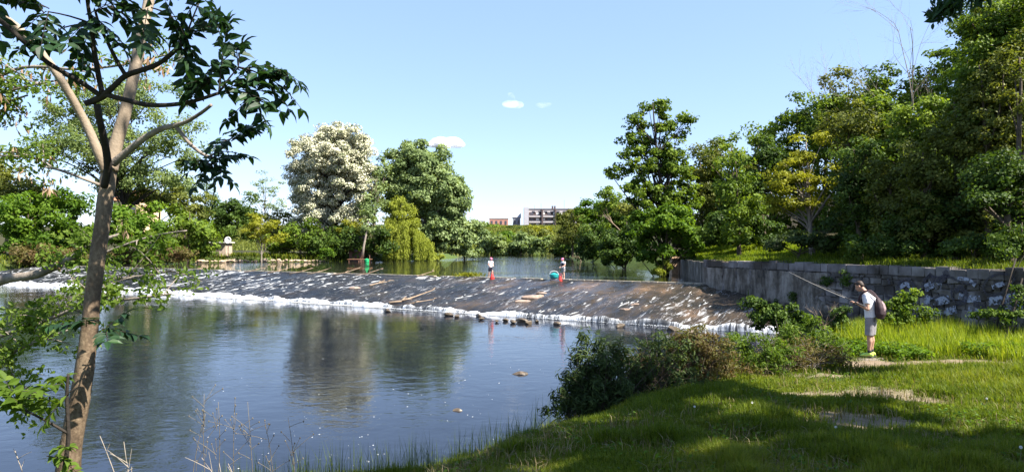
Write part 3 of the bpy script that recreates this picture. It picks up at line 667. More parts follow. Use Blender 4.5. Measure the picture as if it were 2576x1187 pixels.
for vx, l, sz in ((925, 'reddish branch snagged on the crest in front of the jetty', 1.5), (868, 'bare white branch sticking up from the crest, farther left than the reddish one', 1.8), (758, 'pale snag on the crest below the white flowering poplar', 1.4), (700, 'pale snag on the crest, next to the left of the poplar snag', 1.3), (640, 'pale snag on the crest below the round white disc', 1.3), (1062, 'small snag on the crest below the weeping willow', 1.2), (800, 'snag of pale wood between the poplar snag and the white branch', 1.3)):
    p = crestpt(vx); q = p + np.array([.5 * sz, .5, .35 * sz * .6]); log('snagged_branch', l, [p - [.6 * sz, .3, .12], p + [0, 0, .05], q], .075, 'branches snagged on the weir crest')
# tuft of yellow weed on the crest
p = crestpt(1180); tf = MB(); n = 160; a = RNG.random(n) * 6.28; leaves(tf, p + RNG.normal(0, .25, (n, 3)) * [1.6, .5, .1], np.stack([np.cos(a) * .8, np.sin(a) * .5, .5 + RNG.random(n)], -1), rand_dirs(n), .35, .07, RNG.random(n))
o = tf.build('weed_tuft', LM['yellow']); tag(o, 'yellow green tuft of weed growing on the weir crest left of the children', 'plant')

# ------------------------------------------------------------------ far hill buildings
PANEL = plain('panel_concrete', (.34, .31, .31), .8, .1, 1); PANELD = plain('panel_dark', (.085, .06, .058), .8, .2, 1); GLASS = plain('window_dark', (.06, .06, .075), .2, .2, 1); WHITE = plain('white_paint', (.50, .49, .48), .6, .06, 2)
D = 400.0
def fx(v): return (v - CX) / F * D
def fz(v): return CZ - (v - HY) / F * D
bl = thing('apartment_block', 'long pale panel apartment block with dark balcony bands on the far hilltop', 'building', (fx(1390), D, fz(578)))
mb = MB(); box(mb, ((fx(1330) + fx(1520)) / 2, D + 6, (fz(590) + fz(527)) / 2), (fx(1520) - fx(1330), 12, fz(527) - fz(590))); mb.build('wall', PANEL, bl)
mb = MB(); box(mb, (fx(1324), D + 5, (fz(590) + fz(522)) / 2), (fx(1330) - fx(1318) - .05, 14, fz(522) - fz(590))); mb.build('end_wall', plain('end_wall_grey', (.36, .35, .38), .8, .1, 1), bl)
for r_, vy in enumerate((545, 559, 573)):
    mb = MB(); box(mb, ((fx(1331) + fx(1519)) / 2, D - .8, fz(vy) + .1), (fx(1519) - fx(1331), 1.6, 1.0)); mb.build('balcony', PANEL, bl)
    mb = MB(); box(mb, ((fx(1331) + fx(1519)) / 2, D - .06, fz(vy) + 1.55 + .2), (fx(1519) - fx(1331), .1, 1.7)); mb.build('recess', PANELD, bl)
    for c in range(13):
        mb = MB(); box(mb, (fx(1338 + c * 14.4), D - .16, fz(vy) + 1.8), (1.9, .1, 1.3)); mb.build('window', WHITE if c % 3 else GLASS, bl)
for c in range(12):
    mb = MB(); box(mb, (fx(1342 + c * 15.5), D - .05, fz(534)), (1.7, .12, 1.6)); mb.build('window', GLASS, bl)
for c in range(1, 6):
    mb = MB(); box(mb, (fx(1331 + c * 33), D - 1.0, (fz(526) + fz(585)) / 2), (.9, 2.2, fz(526) - fz(585))); mb.build('pier', PANELD, bl)
mb = MB(); box(mb, ((fx(1330) + fx(1520)) / 2, D + 6, fz(527) + .25), (fx(1520) - fx(1330) + .3, 12.4, .5)); mb.build('roof', PANELD, bl)
for v in (1391, 1397):
    mb = MB(); box(mb, (fx(v), D + 5, fz(524) + .8), (1.0, 1.0, 1.9)); mb.build('chimney', PANELD, bl)
for v, h in ((1362, 4), (1421, 6), (1345, 3)):
    mb = MB(); tube(mb, [(fx(v), D + 5, fz(527)), (fx(v), D + 5, fz(527) + h)], .07, 4); mb.build('antenna', PANELD, bl)
def house(name, label, vx0, vx1, vtop, vbase, d, wallm, roofm, gable=True, depth=8, win=3, rz=0, rh=.35, roofless=False):
    x0, x1 = (vx0 - CX) / F * d, (vx1 - CX) / F * d; zt, zb = CZ - (vtop - HY) / F * d, CZ - (vbase - HY) / F * d; cx = (x0 + x1) / 2; W = x1 - x0; H = zt - zb
    root = thing(name, label, 'building', (cx, d, zb)); root.rotation_euler = (0, 0, rz); eh = H * (1 - rh) if gable else H
    mb = MB(); box(mb, (cx, d + depth / 2, zb + eh / 2 - 1), (W, depth, eh + 2)); mb.build('wall', wallm, root)
    mb = MB()
    if gable:
        y0, y1 = d - .4, d + depth + .4; ym = d + depth / 2; a, b_ = x0 - .4, x1 + .4; zz = zb + eh
        mb.add([(a, y0, zz), (b_, y0, zz), (b_, y1, zz), (a, y1, zz), (a, ym, zt), (b_, ym, zt)], [[0, 1, 5, 4], [2, 3, 4, 5], [0, 3, 2, 1]], [[0, 4, 3], [1, 2, 5]])
    else: box(mb, (cx, d + depth / 2, zt + .2), (W + .5, depth + .5, .4))
    mb.build('roof', roofm, root)
    for k in range(win):
        mb = MB(); box(mb, (x0 + W * (k + .5) / win, d - .05, zb + eh * .55), (W / win * .42, .12, eh * .4)); mb.build('window', GLASS, root)
    return root
TILE = plain('roof_tile', (.34, .15, .08), .8, .2, 2); BRICKY = plain('brick_red', (.36, .18, .14), .8, .2, 2); SLATE = plain('slate', (.22, .23, .26), .7, .2, 2)
house('hill_house', 'low reddish flat-roofed building on the hilltop left of the apartment block', 1231, 1278, 550, 572, 390, BRICKY, WHITE, False, 10, 4)
house('hill_house', 'small steep-gabled grey house just left of the apartment block', 1290, 1309, 536, 572, 405, SLATE, plain('roof_grey', (.28, .28, .30), .8, .15, 2), True, 9, 2, rh=.3)
house('hill_house', 'white cottage half hidden by the poplar on the hilltop', 1204, 1220, 556, 578, 380, WHITE, WHITE, False, 8, 1)
house('hill_house', 'low white shed on the hill slope below the reddish building', 1216, 1252, 568, 580, 370, WHITE, SLATE, False, 6, 2)
house('riverside_house', 'orange-roofed house glimpsed behind the left bank trees', 286, 352, 474, 560, 150, plain('ochre_wall', (.55, .40, .24), .8, .1, 2), TILE, True, 9, 2, rh=.35)
house('riverside_hut', 'small dark brown hut half hidden in the shrubs behind the jetty', 878, 914, 600, 648, 107.5, plain('hut_brown', (.10, .055, .04), .85, .3, 3), PANELD, False, 3, 1)
# left bank shed, disc, fence, jetty, revetment
PLANK = plain('shed_plank', (.34, .27, .21), .85, .3, 6)
sd = 101.; g = gp((540 - CX) / F * sd, sd); sh = thing('wooden_shed', 'small plank shed with a pale flat roof on the left bank', 'shed', g)
mb = MB()
for k in range(12): box(mb, (g[0] - 1.55 + k * .28, g[1] + .02 * (k % 2), g[2] + 1.0), (.26, .06, 2.0), None, RNG.random())
box(mb, (g[0], g[1] + 1.3, g[2] + 1.0), (3.2, 2.4, 1.98)); mb.build('wall', PLANK, sh)
mb = MB(); box(mb, (g[0], g[1] + 1.1, g[2] + 2.1), (3.9, 3.2, .14)); mb.build('roof', WHITE, sh); mb = MB(); box(mb, (g[0] + .3, g[1] - .05, g[2] + .9), (.8, .06, 1.75)); mb.build('door', PANELD, sh)
p = P(573.5, 604, 99.); g = gp(p[0], 99.); dk = thing('satellite_dish', 'round white dish on a pole in front of the plank shed', 'dish', g)
mb = MB(); tube(mb, [g, (g[0], g[1] + .1, p[2])], .05, 6); mb.build('pole', PANELD, dk)
mb = MB(); rr_ = np.linspace(0, .5, 6); 
th = np.arange(24) * 2 * math.pi / 24; ring = np.array([[[p[0] + r_ * math.cos(q), p[1] - .05 + .12 - r_ * r_ * .5, p[2] + r_ * math.sin(q)] for q in th] for r_ in rr_ + .001])
i = np.arange(5)[:, None] * 24; k = np.arange(24)[None]; mb.add(ring.reshape(-1, 3), np.stack([i + k, i + (k + 1) % 24, i + 24 + (k + 1) % 24, i + 24 + k], -1).reshape(-1, 4)); o = mb.build('reflector', plain('dish_white', (.80, .80, .79), .5, .04, 2), dk, True); o.modifiers.new('s', 'SOLIDIFY').thickness = .04
fd = 101.; f0 = gp((745 - CX) / F * fd, fd); f1 = gp((826 - CX) / F * fd, fd); fe = thing('mesh_fence', 'green mesh fence with thin posts right of the round dish', 'fence', f0); FG = plain('fence_green', (.10, .17, .12), .6, .2, 3)
for k in range(4):
    q = f0 + (f1 - f0) * k / 3; mb = MB(); tube(mb, [q, q + [0, 0, 1.5]], .05, 6); mb.build('post', FG, fe)
mb = MB()
for k in range(40): q = f0 + (f1 - f0) * k / 39; tube(mb, [q + [0, 0, .1], q + [0, 0, 1.4]], .012, 4, cap=False)
for k in range(9): tube(mb, [f0 + [0, 0, .15 + k * .15], f1 + [0, 0, .15 + k * .15]], .012, 4, cap=False)
mb.build('mesh_panel', FG, fe)
jd = 104.; j = P(905, 651, jd); j[2] = 1.75; je = thing('jetty', 'small wooden jetty with a handrail post below the leaning trunk', 'jetty', j); JW = plain('jetty_wood', (.20, .095, .055), .85, .3, 6)
mb = MB()
for k in range(10): box(mb, (j[0] - 1.6 + k * .36, j[1], 1.78), (.33, 1.8, .07), None, RNG.random())
mb.build('deck', JW, je)
for dx in (-1.5, 0, 1.7):
    mb = MB(); tube(mb, [(j[0] + dx, j[1] - .8, .4), (j[0] + dx, j[1] - .8, 1.75 if dx < 1 else 2.4)], .05, 6); mb.build('post', JW, je)
gb = thing('green_tub', 'bright green plastic tub hanging at the right end of the jetty', 'tub', (j[0] + 1.35, j[1] - 1.15, 1.2)); GT = plain('green_plastic', (.02, .33, .12), .4, .1, 3)
mb = MB(); c = np.array([j[0] + 1.35, j[1] - 1.15, 0]); loft(mb, [c + [0, 0, 1.32], c + [0, 0, 1.4], c + [0, 0, 1.72]], [.24, .30, .36]); mb.build('body', GT, gb, True); mb = MB(); loft(mb, [c + [0, 0, 1.72], c + [0, 0, 1.77]], [.40, .40]); mb.build('rim', GT, gb)
RV = plain('revetment_stone', (.32, .24, .17), .9, .3, 3, bmp=.5)
for i in range(34):
    vx = 505 + i * 8.6 + RNG.normal(0, 1.5); dd = 97.5 + (vx - 540) * .005; x = (vx - CX) / F * dd
    yy = np.linspace(90, 112, 300); s_ = sdf(np.full(300, x), yy); y = yy[np.argmax((s_ > -.2) & (yy > 93))]; big = .16 + .34 * RNG.random() ** 1.5; y += RNG.uniform(-.1, .5)
    rock('bank_stone', 'sunlit pale boulder edging the left bank at the water', 'rock', (x, y - .25, 1.5 + .15 * RNG.random()), (big * 1.1, .4, big * (.75 if vx < 720 else .5)), RV, 'pale boulders along the left bank', 200 + i)

# ------------------------------------------------------------------ trees of the left bank
GL = 'trees of the left bank'
def LT(label, base, d, lobes, leaf, rc=1.25, nl=95, L=.50, W=.30, **k):
    k.setdefault('r0', .22); k.setdefault('group', GL)
    return tree(k.pop('name', 'broadleaf_tree'), label, k.pop('cat', 'tree'), base, d, lobes, leaf, rc, nl, L, W, **k)
LT('tall airy pale green tree with sky showing through, behind the leaning foreground trunk', (320, 640), 92, [(330, 250, 150, 50), (210, 290, 100, 60), (430, 320, 90, 40), (300, 370, 190, 60), (130, 370, 80, 40), (470, 385, 60, 40), (330, 440, 160, 40), (150, 260, 50, 30)], 'pale', 1.1, 75, .42, .22, density=.42, bark=BARKD, r0=.34, name='acacia_tree', frac=.22, flat=.8)
LT('bright green bushy tree at the far left, behind the locust twigs', (60, 650), 86, [(60, 530, 90, 60), (110, 590, 90, 50), (20, 600, 70, 40)], 'bright')
LT('olive bushy tree rising at the left edge of the picture', (10, 640), 96, [(0, 450, 70, 60), (60, 470, 70, 40), (110, 500, 60, 40)], 'olive', density=.6)
LT('bright green tree just left of the leaning foreground trunk', (190, 650), 86, [(180, 540, 70, 50), (200, 600, 60, 40), (150, 500, 50, 30)], 'bright')
LT('bright green rounded tree just right of the leaning foreground trunk', (350, 640), 88, [(340, 560, 80, 55), (380, 610, 80, 30), (300, 590, 50, 40)], 'bright')
LT('olive green tree behind the rounded bright tree, under the airy tree', (400, 630), 98, [(400, 500, 90, 40), (330, 480, 60, 30), (470, 520, 60, 40)], 'olive', density=.7)
LT('mid green tree left of the plank shed', (470, 640), 92, [(460, 570, 60, 55), (500, 600, 50, 40)], 'mid')
LT('olive tree just left of the small conifer', (470, 560), 116, [(450, 470, 50, 40), (420, 440, 40, 25)], 'grey', density=.5)
LT('dark layered conifer rising behind the shed trees', (515, 600), 112, [(515, 455, 14, 16), (515, 480, 28, 16), (515, 505, 38, 16), (515, 535, 44, 22)], 'dark', 1.0, 90, .45, .12, name='pine_tree', bark=BARKD)
LT('dark green tree behind the plank shed', (560, 630), 106, [(560, 545, 60, 45), (610, 530, 45, 40), (590, 580, 60, 30)], 'dark', density=1.0)
LT('thin pale feathery tree standing alone against the sky left of the white poplar', (665, 620), 132, [(665, 460, 50, 28), (650, 500, 50, 26), (690, 520, 40, 30)], 'grey', 1.1, 55, .36, .16, density=.4, name='young_tree', r0=.14, frac=.8, flat=.4)
LT('yellowish tree with a pale bare trunk on the bank right of the mesh fence', (658, 650), 98.5, [(655, 560, 55, 30), (630, 590, 45, 20), (690, 590, 40, 22)], 'yellow', 1.0, 80, .40, .2, density=.7, bark=BARKG, r0=.17, flat=.4)
LT('olive brown tree filling the gap between the dark tree and the white poplar', (700, 630), 112, [(700, 560, 40, 30), (720, 600, 40, 30), (640, 545, 40, 25)], 'olive')
LT('large white-leaved poplar, palest tree of the left bank', (850, 640), 112, [(838, 395, 108, 78), (790, 450, 66, 80), (880, 455, 72, 80), (800, 540, 66, 50), (895, 545, 40, 34), (775, 590, 40, 24), (850, 350, 70, 40)], 'white', 1.1, 190, .33, .22, density=.85, bark=BARKD, r0=.45, name='white_poplar', frac=.2, cv=.07, tone=.50)
LT('greyish sparse poplar squeezed between the white poplar and the green poplar', (940, 650), 113, [(945, 440, 40, 55), (930, 520, 50, 50), (950, 590, 50, 40)], 'grey', 1.1, 80, .45, .28, density=.5, bark=BARKG, r0=.3, name='poplar_tree', frac=.5)
LT('large dense grey green poplar, tallest right of the weeping willow', (1070, 645), 120, [(1052, 415, 84, 62), (985, 470, 45, 66), (1075, 480, 98, 70), (1115, 520, 66, 80), (1010, 480, 50, 60), (1100, 590, 84, 52), (1150, 570, 38, 60), (1030, 400, 50, 40), (1020, 560, 50, 60)], 'grey', 1.3, 150, .50, .36, density=.95, bark=BARKG, r0=.5, name='poplar_tree', frac=.12)
LT('dark shrub mass under the white poplar', (800, 650), 108, [(790, 615, 60, 34), (860, 605, 60, 44), (740, 610, 40, 36)], 'dark', density=1.1, name='riverside_shrub', cat='shrub')
LT('dark shrub mass behind the jetty', (930, 650), 109, [(900, 610, 50, 36), (960, 610, 40, 40)], 'dark', density=1.0, name='riverside_shrub', cat='shrub')
LT('small sunlit bush at the water left of the jetty', (828, 652), 104, [(828, 638, 24, 14), (822, 628, 14, 10)], 'bright', .55, 70, .32, .22, density=.9, r0=.06, name='riverside_shrub', cat='shrub')
LT('yellow green young tree between the white poplar and the jetty trunk', (885, 640), 108, [(880, 575, 26, 26), (905, 560, 20, 20)], 'yellow', .8, 70, .36, .2, density=.7, r0=.1)
LT('grey green bush tumbling to the water at the right end of the left bank', (1165, 648), 122, [(1170, 600, 34, 40), (1195, 570, 22, 30), (1185, 628, 34, 18)], 'grey', 1.0, 120, .46, .3, density=.9, name='riverside_shrub', cat='shrub')
LT('low bright bush spreading over the water right of the weeping willow', (1105, 654), 113, [(1108, 648, 24, 8), (1085, 645, 20, 8)], 'willow', .5, 90, .34, .16, density=1.0, r0=.05, name='riverside_shrub', cat='shrub')
LT('brown dry scrub along the left end of the weir', (330, 655), 88, [(300, 640, 60, 14), (390, 636, 60, 18), (450, 640, 50, 16)], 'brownbush', .8, 90, .38, .16, density=1.0, r0=.06, name='riverside_shrub', cat='shrub')
LT('reddish dry scrub on the bank behind the locust twigs', (90, 680), 82, [(80, 640, 90, 24), (170, 645, 60, 20)], 'brownbush', .8, 80, .38, .16, density=.9, r0=.06, name='riverside_shrub', cat='shrub')
LT('green scrub on the grassy bank left of the shed', (500, 655), 99, [(480, 636, 40, 16), (530, 630, 20, 12)], 'mid', .7, 80, .36, .2, r0=.06, name='riverside_shrub', cat='shrub')
LT('mid green shrub behind the mesh fence', (760, 640), 106, [(740, 590, 40, 34), (690, 610, 40, 24), (780, 585, 30, 30)], 'mid', density=.9, name='riverside_shrub', cat='shrub')
# leaning bare trunk by the jetty
tl = thing('leaning_trunk', 'slender pale leaning tree trunk standing at the jetty', 'tree', P(912, 650, 105), GL); mb = MB(); tube(mb, [P(911, 651, 105), P(915, 620, 105), P(921, 590, 105.5), P(930, 540, 106)], [.24, .19, .15, .08], 7); mb.build('trunk', BARKG, tl, True)
cb = MB(); crown_leaves(cb, clumps_in([(935, 560, 30, 30)], 106, .8, .5), .8, 60, .4, .25); cb.build('crown', LM['grey'], tl)
# weeping willow
wd = 111.; wl_ = thing('weeping_willow', 'yellow green weeping willow trailing its curtain of twigs into the water', 'tree', P(1012, 650, wd), GL)
tb = MB(); cl = clumps_in([(1010, 525, 32, 36), (1000, 575, 42, 36), (1025, 560, 34, 36)], wd, .9, .8)
limbs(tb, P(1010, 652, wd), P(1008, 500, wd), cl, .5, frac=.4); tb.build('trunk', BARKD, wl_, True)
cb = MB(); crown_leaves(cb, cl, .95, 120, .40, .14, hang=.9); 
for k in range(760):
    vx = RNG.uniform(966, 1092); edge = (vx - 966) / 124; tp = 560 + 40 * edge ** 2 * 1.6 + RNG.uniform(-16, 25); dd = wd + RNG.uniform(-2.5, 1.5); bt = RNG.choice([656, 650, 640, 652]) - RNG.uniform(0, 8)
    if fbm(np.array([vx * .11]), np.array([0.]), 77)[0] < .30: continue
    a = P(vx, tp, dd); b_ = P(vx + RNG.normal(0, 2), bt, dd); n = int(np.linalg.norm(b_ - a) / .11) + 1; tt = np.linspace(0, 1, n)[:, None]; c = a + (b_ - a) * tt + RNG.normal(0, .10, (n, 3))
    leaves(cb, c, np.stack([RNG.normal(0, .25, n), RNG.normal(0, .25, n), -np.ones(n)], -1), nrm(rand_dirs(n) * .7 + [.2, -.8, .2]), .42, .12, np.clip(RNG.normal(.6, .2, n), 0, 1))
cb.build('crown', LM['willow'], wl_)

# ------------------------------------------------------------------ trees at the far end of the river and on the far hill
GF = 'trees at the far river bend'
for label, base, d, lobes, leaf in (
    ('pale willow bush at the far bend, nearest the left bank poplar', (1215, 642), 225, [(1212, 606, 30, 34), (1235, 620, 26, 20)], 'grey'),
    ('rounded pale bush at the far bend, second from the poplar', (1262, 642), 222, [(1262, 612, 34, 28), (1245, 600, 24, 24)], 'pale'),
    ('rounded grey green bush in the middle of the far bend', (1310, 642), 220, [(1308, 615, 36, 26), (1325, 598, 30, 24)], 'grey'),
    ('rounded pale bush at the far bend, below the apartment block', (1358, 645), 214, [(1352, 618, 34, 26), (1368, 604, 26, 24)], 'pale'),
    ('yellow lit bush at the water on the right of the far bend', (1405, 648), 200, [(1402, 612, 22, 22), (1398, 632, 28, 14)], 'olive'),
    ('dark tree in shade on the right of the far bend', (1430, 650), 196, [(1428, 610, 30, 34), (1455, 615, 30, 34)], 'dark'),
    ('green tree on the far slope behind the pale bushes, left of centre', (1240, 600), 270, [(1235, 588, 34, 12), (1210, 592, 24, 14)], 'mid'),
    ('green tree on the far slope below the reddish building', (1290, 605), 268, [(1285, 588, 36, 14), (1275, 596, 30, 12)], 'bright'),
    ('dry olive bush on the far slope below the apartment block', (1345, 605), 262, [(1335, 588, 34, 16), (1370, 582, 30, 18)], 'olive'),
    ('tan olive bush high on the far slope right below the apartment block', (1380, 590), 300, [(1368, 575, 30, 14), (1345, 580, 26, 12)], 'yellow'),
    ('dark hedge on the hilltop below the steep-gabled house', (1295, 580), 340, [(1288, 576, 24, 8), (1312, 578, 18, 8)], 'dark'),
    ('small green tree on the hilltop left of the reddish building', (1224, 580), 350, [(1222, 566, 10, 12), (1240, 572, 16, 6)], 'mid')):
    lobes = [(a_, b_ + 5, c_, d_ * .85) for a_, b_, c_, d_ in lobes]
    tree('bankside_tree', label, 'tree', base, d, lobes, leaf, d * .0088, 120, d * .0042, d * .0028, density=.95, r0=.25, group=GF, frac=.1)

# ------------------------------------------------------------------ trees of the right bank
GR = 'trees of the right bank'
def RT(label, base, d, lobes, leaf, rc=.6, nl=90, L=.20, W=.13, **k):
    k.setdefault('r0', .16); k.setdefault('group', GR)
    return tree(k.pop('name', 'broadleaf_tree'), label, k.pop('cat', 'tree'), base, d, lobes, leaf, rc, nl, L, W, **k)
RT('pale yellow green willow sloping down to the water, in front of the apartment block', (1440, 645), 150, [(1440, 550, 44, 24), (1460, 580, 40, 40), (1415, 585, 30, 36), (1470, 540, 26, 20)], 'olive', 1.2, 120, .55, .22, density=1., name='willow_tree', r0=.3)
RT('light green treetop behind the pale willow', (1490, 620), 120, [(1485, 530, 40, 30), (1510, 560, 36, 50)], 'bright', 1.0, 100, .42, .28)
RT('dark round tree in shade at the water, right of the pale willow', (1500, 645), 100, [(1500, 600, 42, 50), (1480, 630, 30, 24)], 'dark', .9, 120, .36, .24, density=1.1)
RT('mid green tree left of the tall slender tree', (1550, 645), 84, [(1545, 540, 46, 54), (1530, 490, 26, 20), (1570, 590, 46, 50)], 'mid', .8, 120, .32, .22, density=1.)
RT('yellowish treetop between the dark round tree and the tall slender tree', (1580, 640), 78, [(1575, 520, 30, 24), (1590, 540, 30, 24)], 'olive', .7, 90, .3, .2)
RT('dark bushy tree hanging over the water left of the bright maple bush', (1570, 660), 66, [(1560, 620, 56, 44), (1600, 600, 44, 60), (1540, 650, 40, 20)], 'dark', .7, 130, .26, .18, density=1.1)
RT('tall slender tree with an open ragged crown, standing highest over the river', (1684, 655), 47, [(1645, 270, 56, 16), (1600, 300, 34, 18), (1710, 298, 44, 14), (1640, 322, 60, 16), (1572, 342, 34, 18), (1704, 340, 36, 14), (1600, 385, 56, 16), (1560, 434, 40, 18), (1640, 420, 70, 28), (1690, 430, 60, 44), (1640, 490, 70, 36), (1710, 500, 60, 46), (1590, 470, 50, 26), (1660, 380, 56, 26), (1660, 550, 90, 40), (1612, 318, 20, 34), (1672, 296, 24, 30), (1690, 322, 22, 34), (1592, 362, 22, 30), (1628, 352, 30, 30), (1585, 410, 24, 34), (1690, 380, 26, 40), (1540, 440, 18, 14), (1730, 300, 16, 12), (1655, 262, 20, 14)], 'mid', .42, 58, .20, .16, density=.60, shell=.6, top=(1650, 262), frac=.16, r0=.22, bark=BARKD, name='tall_tree')
RT('bright lit maple bush around the foot of the tall slender tree', (1660, 655), 45.6, [(1680, 560, 70, 44), (1620, 570, 44, 40), (1720, 600, 50, 50), (1650, 620, 50, 36), (1740, 640, 36, 20), (1640, 655, 36, 20), (1690, 540, 60, 30)], 'bright', .5, 90, .21, .17, density=.75, name='maple_bush', cat='shrub')
RT('spray of bright reeds drooping into the water by the sluice pillar', (1665, 680), 45.2, [(1660, 684, 18, 18), (1672, 668, 16, 14)], 'willow', .3, 110, .36, .05, density=.8, r0=.03, name='reed_clump', cat='reeds', hang=.7)
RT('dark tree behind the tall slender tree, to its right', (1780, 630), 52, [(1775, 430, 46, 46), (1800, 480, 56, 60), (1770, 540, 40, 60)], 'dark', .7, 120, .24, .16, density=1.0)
RT('dusty olive half bare tree right of the tall slender tree', (1850, 630), 48, [(1830, 385, 60, 40), (1870, 420, 50, 50)], 'olive', .65, 55, .22, .13, density=.5, frac=.8)
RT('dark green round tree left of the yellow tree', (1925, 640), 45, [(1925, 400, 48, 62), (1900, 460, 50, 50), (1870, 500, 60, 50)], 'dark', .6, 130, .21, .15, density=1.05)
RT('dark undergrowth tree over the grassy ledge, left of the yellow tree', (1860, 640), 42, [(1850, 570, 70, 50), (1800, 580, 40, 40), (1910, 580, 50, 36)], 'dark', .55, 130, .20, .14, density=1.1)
RT('yellow leaved tree lit among the dark woods, the only one of its colour', (2045, 620), 34, [(2020, 400, 60, 60), (1985, 450, 70, 50), (2060, 460, 56, 56), (2000, 510, 76, 40), (1950, 500, 36, 22), (2050, 345, 30, 24)], 'yellow', .50, 85, .17, .09, density=.62, frac=.6, bark=BARKG, name='acacia_tree', flat=.4)
RT('dark tree on the skyline behind the yellow tree', (2030, 600), 50, [(2020, 300, 40, 40), (2070, 290, 50, 40), (2100, 340, 60, 60)], 'dark', .7, 110, .24, .16)
RT('pale olive tree on the skyline right of the yellow tree', (2140, 600), 44, [(2130, 280, 56, 44), (2180, 300, 40, 60), (2100, 320, 50, 40)], 'olive', .6, 95, .20, .14, density=.8)
RT('mid green pointed tree on the slope behind the wall, right of the yellow tree', (2200, 610), 35, [(2200, 270, 44, 50), (2180, 350, 70, 60), (2220, 420, 70, 60), (2150, 450, 56, 60)], 'mid', .52, 120, .17, .12, density=.9)
RT('dark tree on the slope right of the yellow tree foot', (2180, 630), 31, [(2170, 540, 76, 56), (2120, 580, 60, 40), (2250, 520, 70, 60)], 'dark', .48, 140, .15, .11, density=1.0)
RT('broad mid green tree with lit upper leaves above the graffiti wall', (2330, 620), 29, [(2320, 310, 80, 60), (2290, 390, 90, 60), (2370, 400, 80, 70), (2330, 470, 100, 50), (2400, 300, 50, 60)], 'mid', .46, 130, .145, .105, density=.85)
RT('dark broad tree overhanging the middle of the wall', (2380, 630), 25.5, [(2380, 540, 100, 60), (2300, 580, 70, 50), (2450, 560, 80, 60)], 'dark', .42, 140, .13, .095, density=.95)
RT('very tall green tree at the right edge of the picture', (2510, 620), 25, [(2470, 130, 60, 90), (2530, 60, 110, 90), (2520, 200, 100, 100), (2450, 280, 60, 70), (2560, 320, 100, 90), (2600, 150, 90, 110)], 'mid', .44, 125, .13, .10, density=.75, r0=.3)
RT('yellowish sunlit tree at the right edge, half hidden by the very tall one', (2570, 620), 22.5, [(2560, 160, 44, 50), (2575, 260, 50, 50)], 'olive', .38, 110, .115, .08, density=.8)
RT('dark lower tree at the right edge above the wall', (2540, 640), 21.5, [(2540, 440, 90, 70), (2580, 540, 90, 60), (2490, 500, 70, 50)], 'dark', .38, 140, .115, .085, density=.95)
RT('dark bush on the slope right behind the wall top at the right edge', (2560, 650), 20.3, [(2540, 610, 80, 36), (2620, 590, 60, 50)], 'dark', .32, 130, .10, .07, density=1.0, name='slope_shrub', cat='shrub', r0=.06)
RT('dark bush on the slope behind the wall top above the angler', (2260, 640), 25.5, [(2260, 620, 80, 28), (2180, 615, 60, 30), (2340, 625, 60, 24)], 'dark', .36, 130, .12, .085, density=1.0, name='slope_shrub', cat='shrub', r0=.06)
RT('dark bush on the slope behind the wall top, below the very tall tree', (2440, 645), 22.6, [(2430, 625, 70, 28), (2490, 610, 60, 40)], 'dark', .34, 130, .11, .08, density=1.0, name='slope_shrub', cat='shrub', r0=.06)
RT('grey green lit shrub on the grassy ledge at the far end of the wall', (2000, 645), 31.5, [(1980, 605, 50, 26), (2030, 612, 50, 24), (1940, 615, 30, 16), (2080, 600, 50, 30)], 'bush', .4, 110, .15, .10, density=.9, name='slope_shrub', cat='shrub', r0=.07)
RT('dark shrub behind the grassy ledge, in the gap under the woods', (1800, 640), 50, [(1790, 600, 50, 40), (1850, 610, 50, 28)], 'dark', .6, 120, .22, .15, density=1.0, name='slope_shrub', cat='shrub', r0=.08)
SKX = [1740, 1800, 1850, 1900, 1990, 2060, 2130, 2200, 2250, 2300, 2360, 2410, 2440, 2600]; SKY = [400, 385, 350, 345, 300, 275, 255, 225, 290, 245, 230, 120, 40, -20]
for row, (d0, dx, off) in enumerate(((52, 62, 0), (38, 70, 35), (30, 80, 20))):
    for k, vx in enumerate(np.arange(1765 + off + (row > 0) * 60 + (row > 1) * 160, 2620, dx)):
        if (row == 1 and 1915 < vx < 2110) or (row == 2 and vx < 2150): continue
        d = d0 + RNG.uniform(-2, 2) - (vx - 1765) / 900 * (14, 9, 6)[row]; tp_ = np.interp(vx, SKX, SKY) + (-26, 46, 135)[row] + RNG.uniform(0, 25) - 34 * min(1, max(0, (vx - 1980) / 120)); bt = 610; lob = []; n = 4
        for q in range(n):
            f = (q + .5) / n; lob.append((vx + RNG.normal(0, 14), tp_ + (bt - tp_) * f, (.62 + .6 * math.sin(math.pi * (.25 + .6 * f))) * dx * .72, (bt - tp_) / n * .80))
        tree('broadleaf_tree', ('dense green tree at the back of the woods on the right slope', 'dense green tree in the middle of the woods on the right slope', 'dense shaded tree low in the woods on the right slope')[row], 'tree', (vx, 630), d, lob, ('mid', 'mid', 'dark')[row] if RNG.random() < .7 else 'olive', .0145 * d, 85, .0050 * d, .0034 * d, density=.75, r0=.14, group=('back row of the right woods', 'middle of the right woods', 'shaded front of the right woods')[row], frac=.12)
bare('bare_tree', 'leafless grey tree on the skyline between the dusty olive and the yellow tree', gp((1940 - CX) / F * 56, 56), 9.4, .42, 5, .09, BARKG, 'leafless trees on the right skyline')
bare('bare_tree', 'leafless thin tree on the skyline just right of the tall slender tree', gp((1845 - CX) / F * 58, 58), 7.0, .42, 6, .10, BARKG, 'leafless trees on the right skyline')
bare('bare_tree', 'bare grey tree reaching above the pointed green tree, left of the very tall tree', gp((2265 - CX) / F * 38, 38), 10.6, .40, 8, .06, BARKG, 'leafless trees on the right skyline')
bare('bare_tree', 'bare leaning tree directly beside the very tall right edge tree', gp((2400 - CX) / F * 34, 34), 13.2, .36, 11, .065, BARKG, 'leafless trees on the right skyline', (-.18, 0))
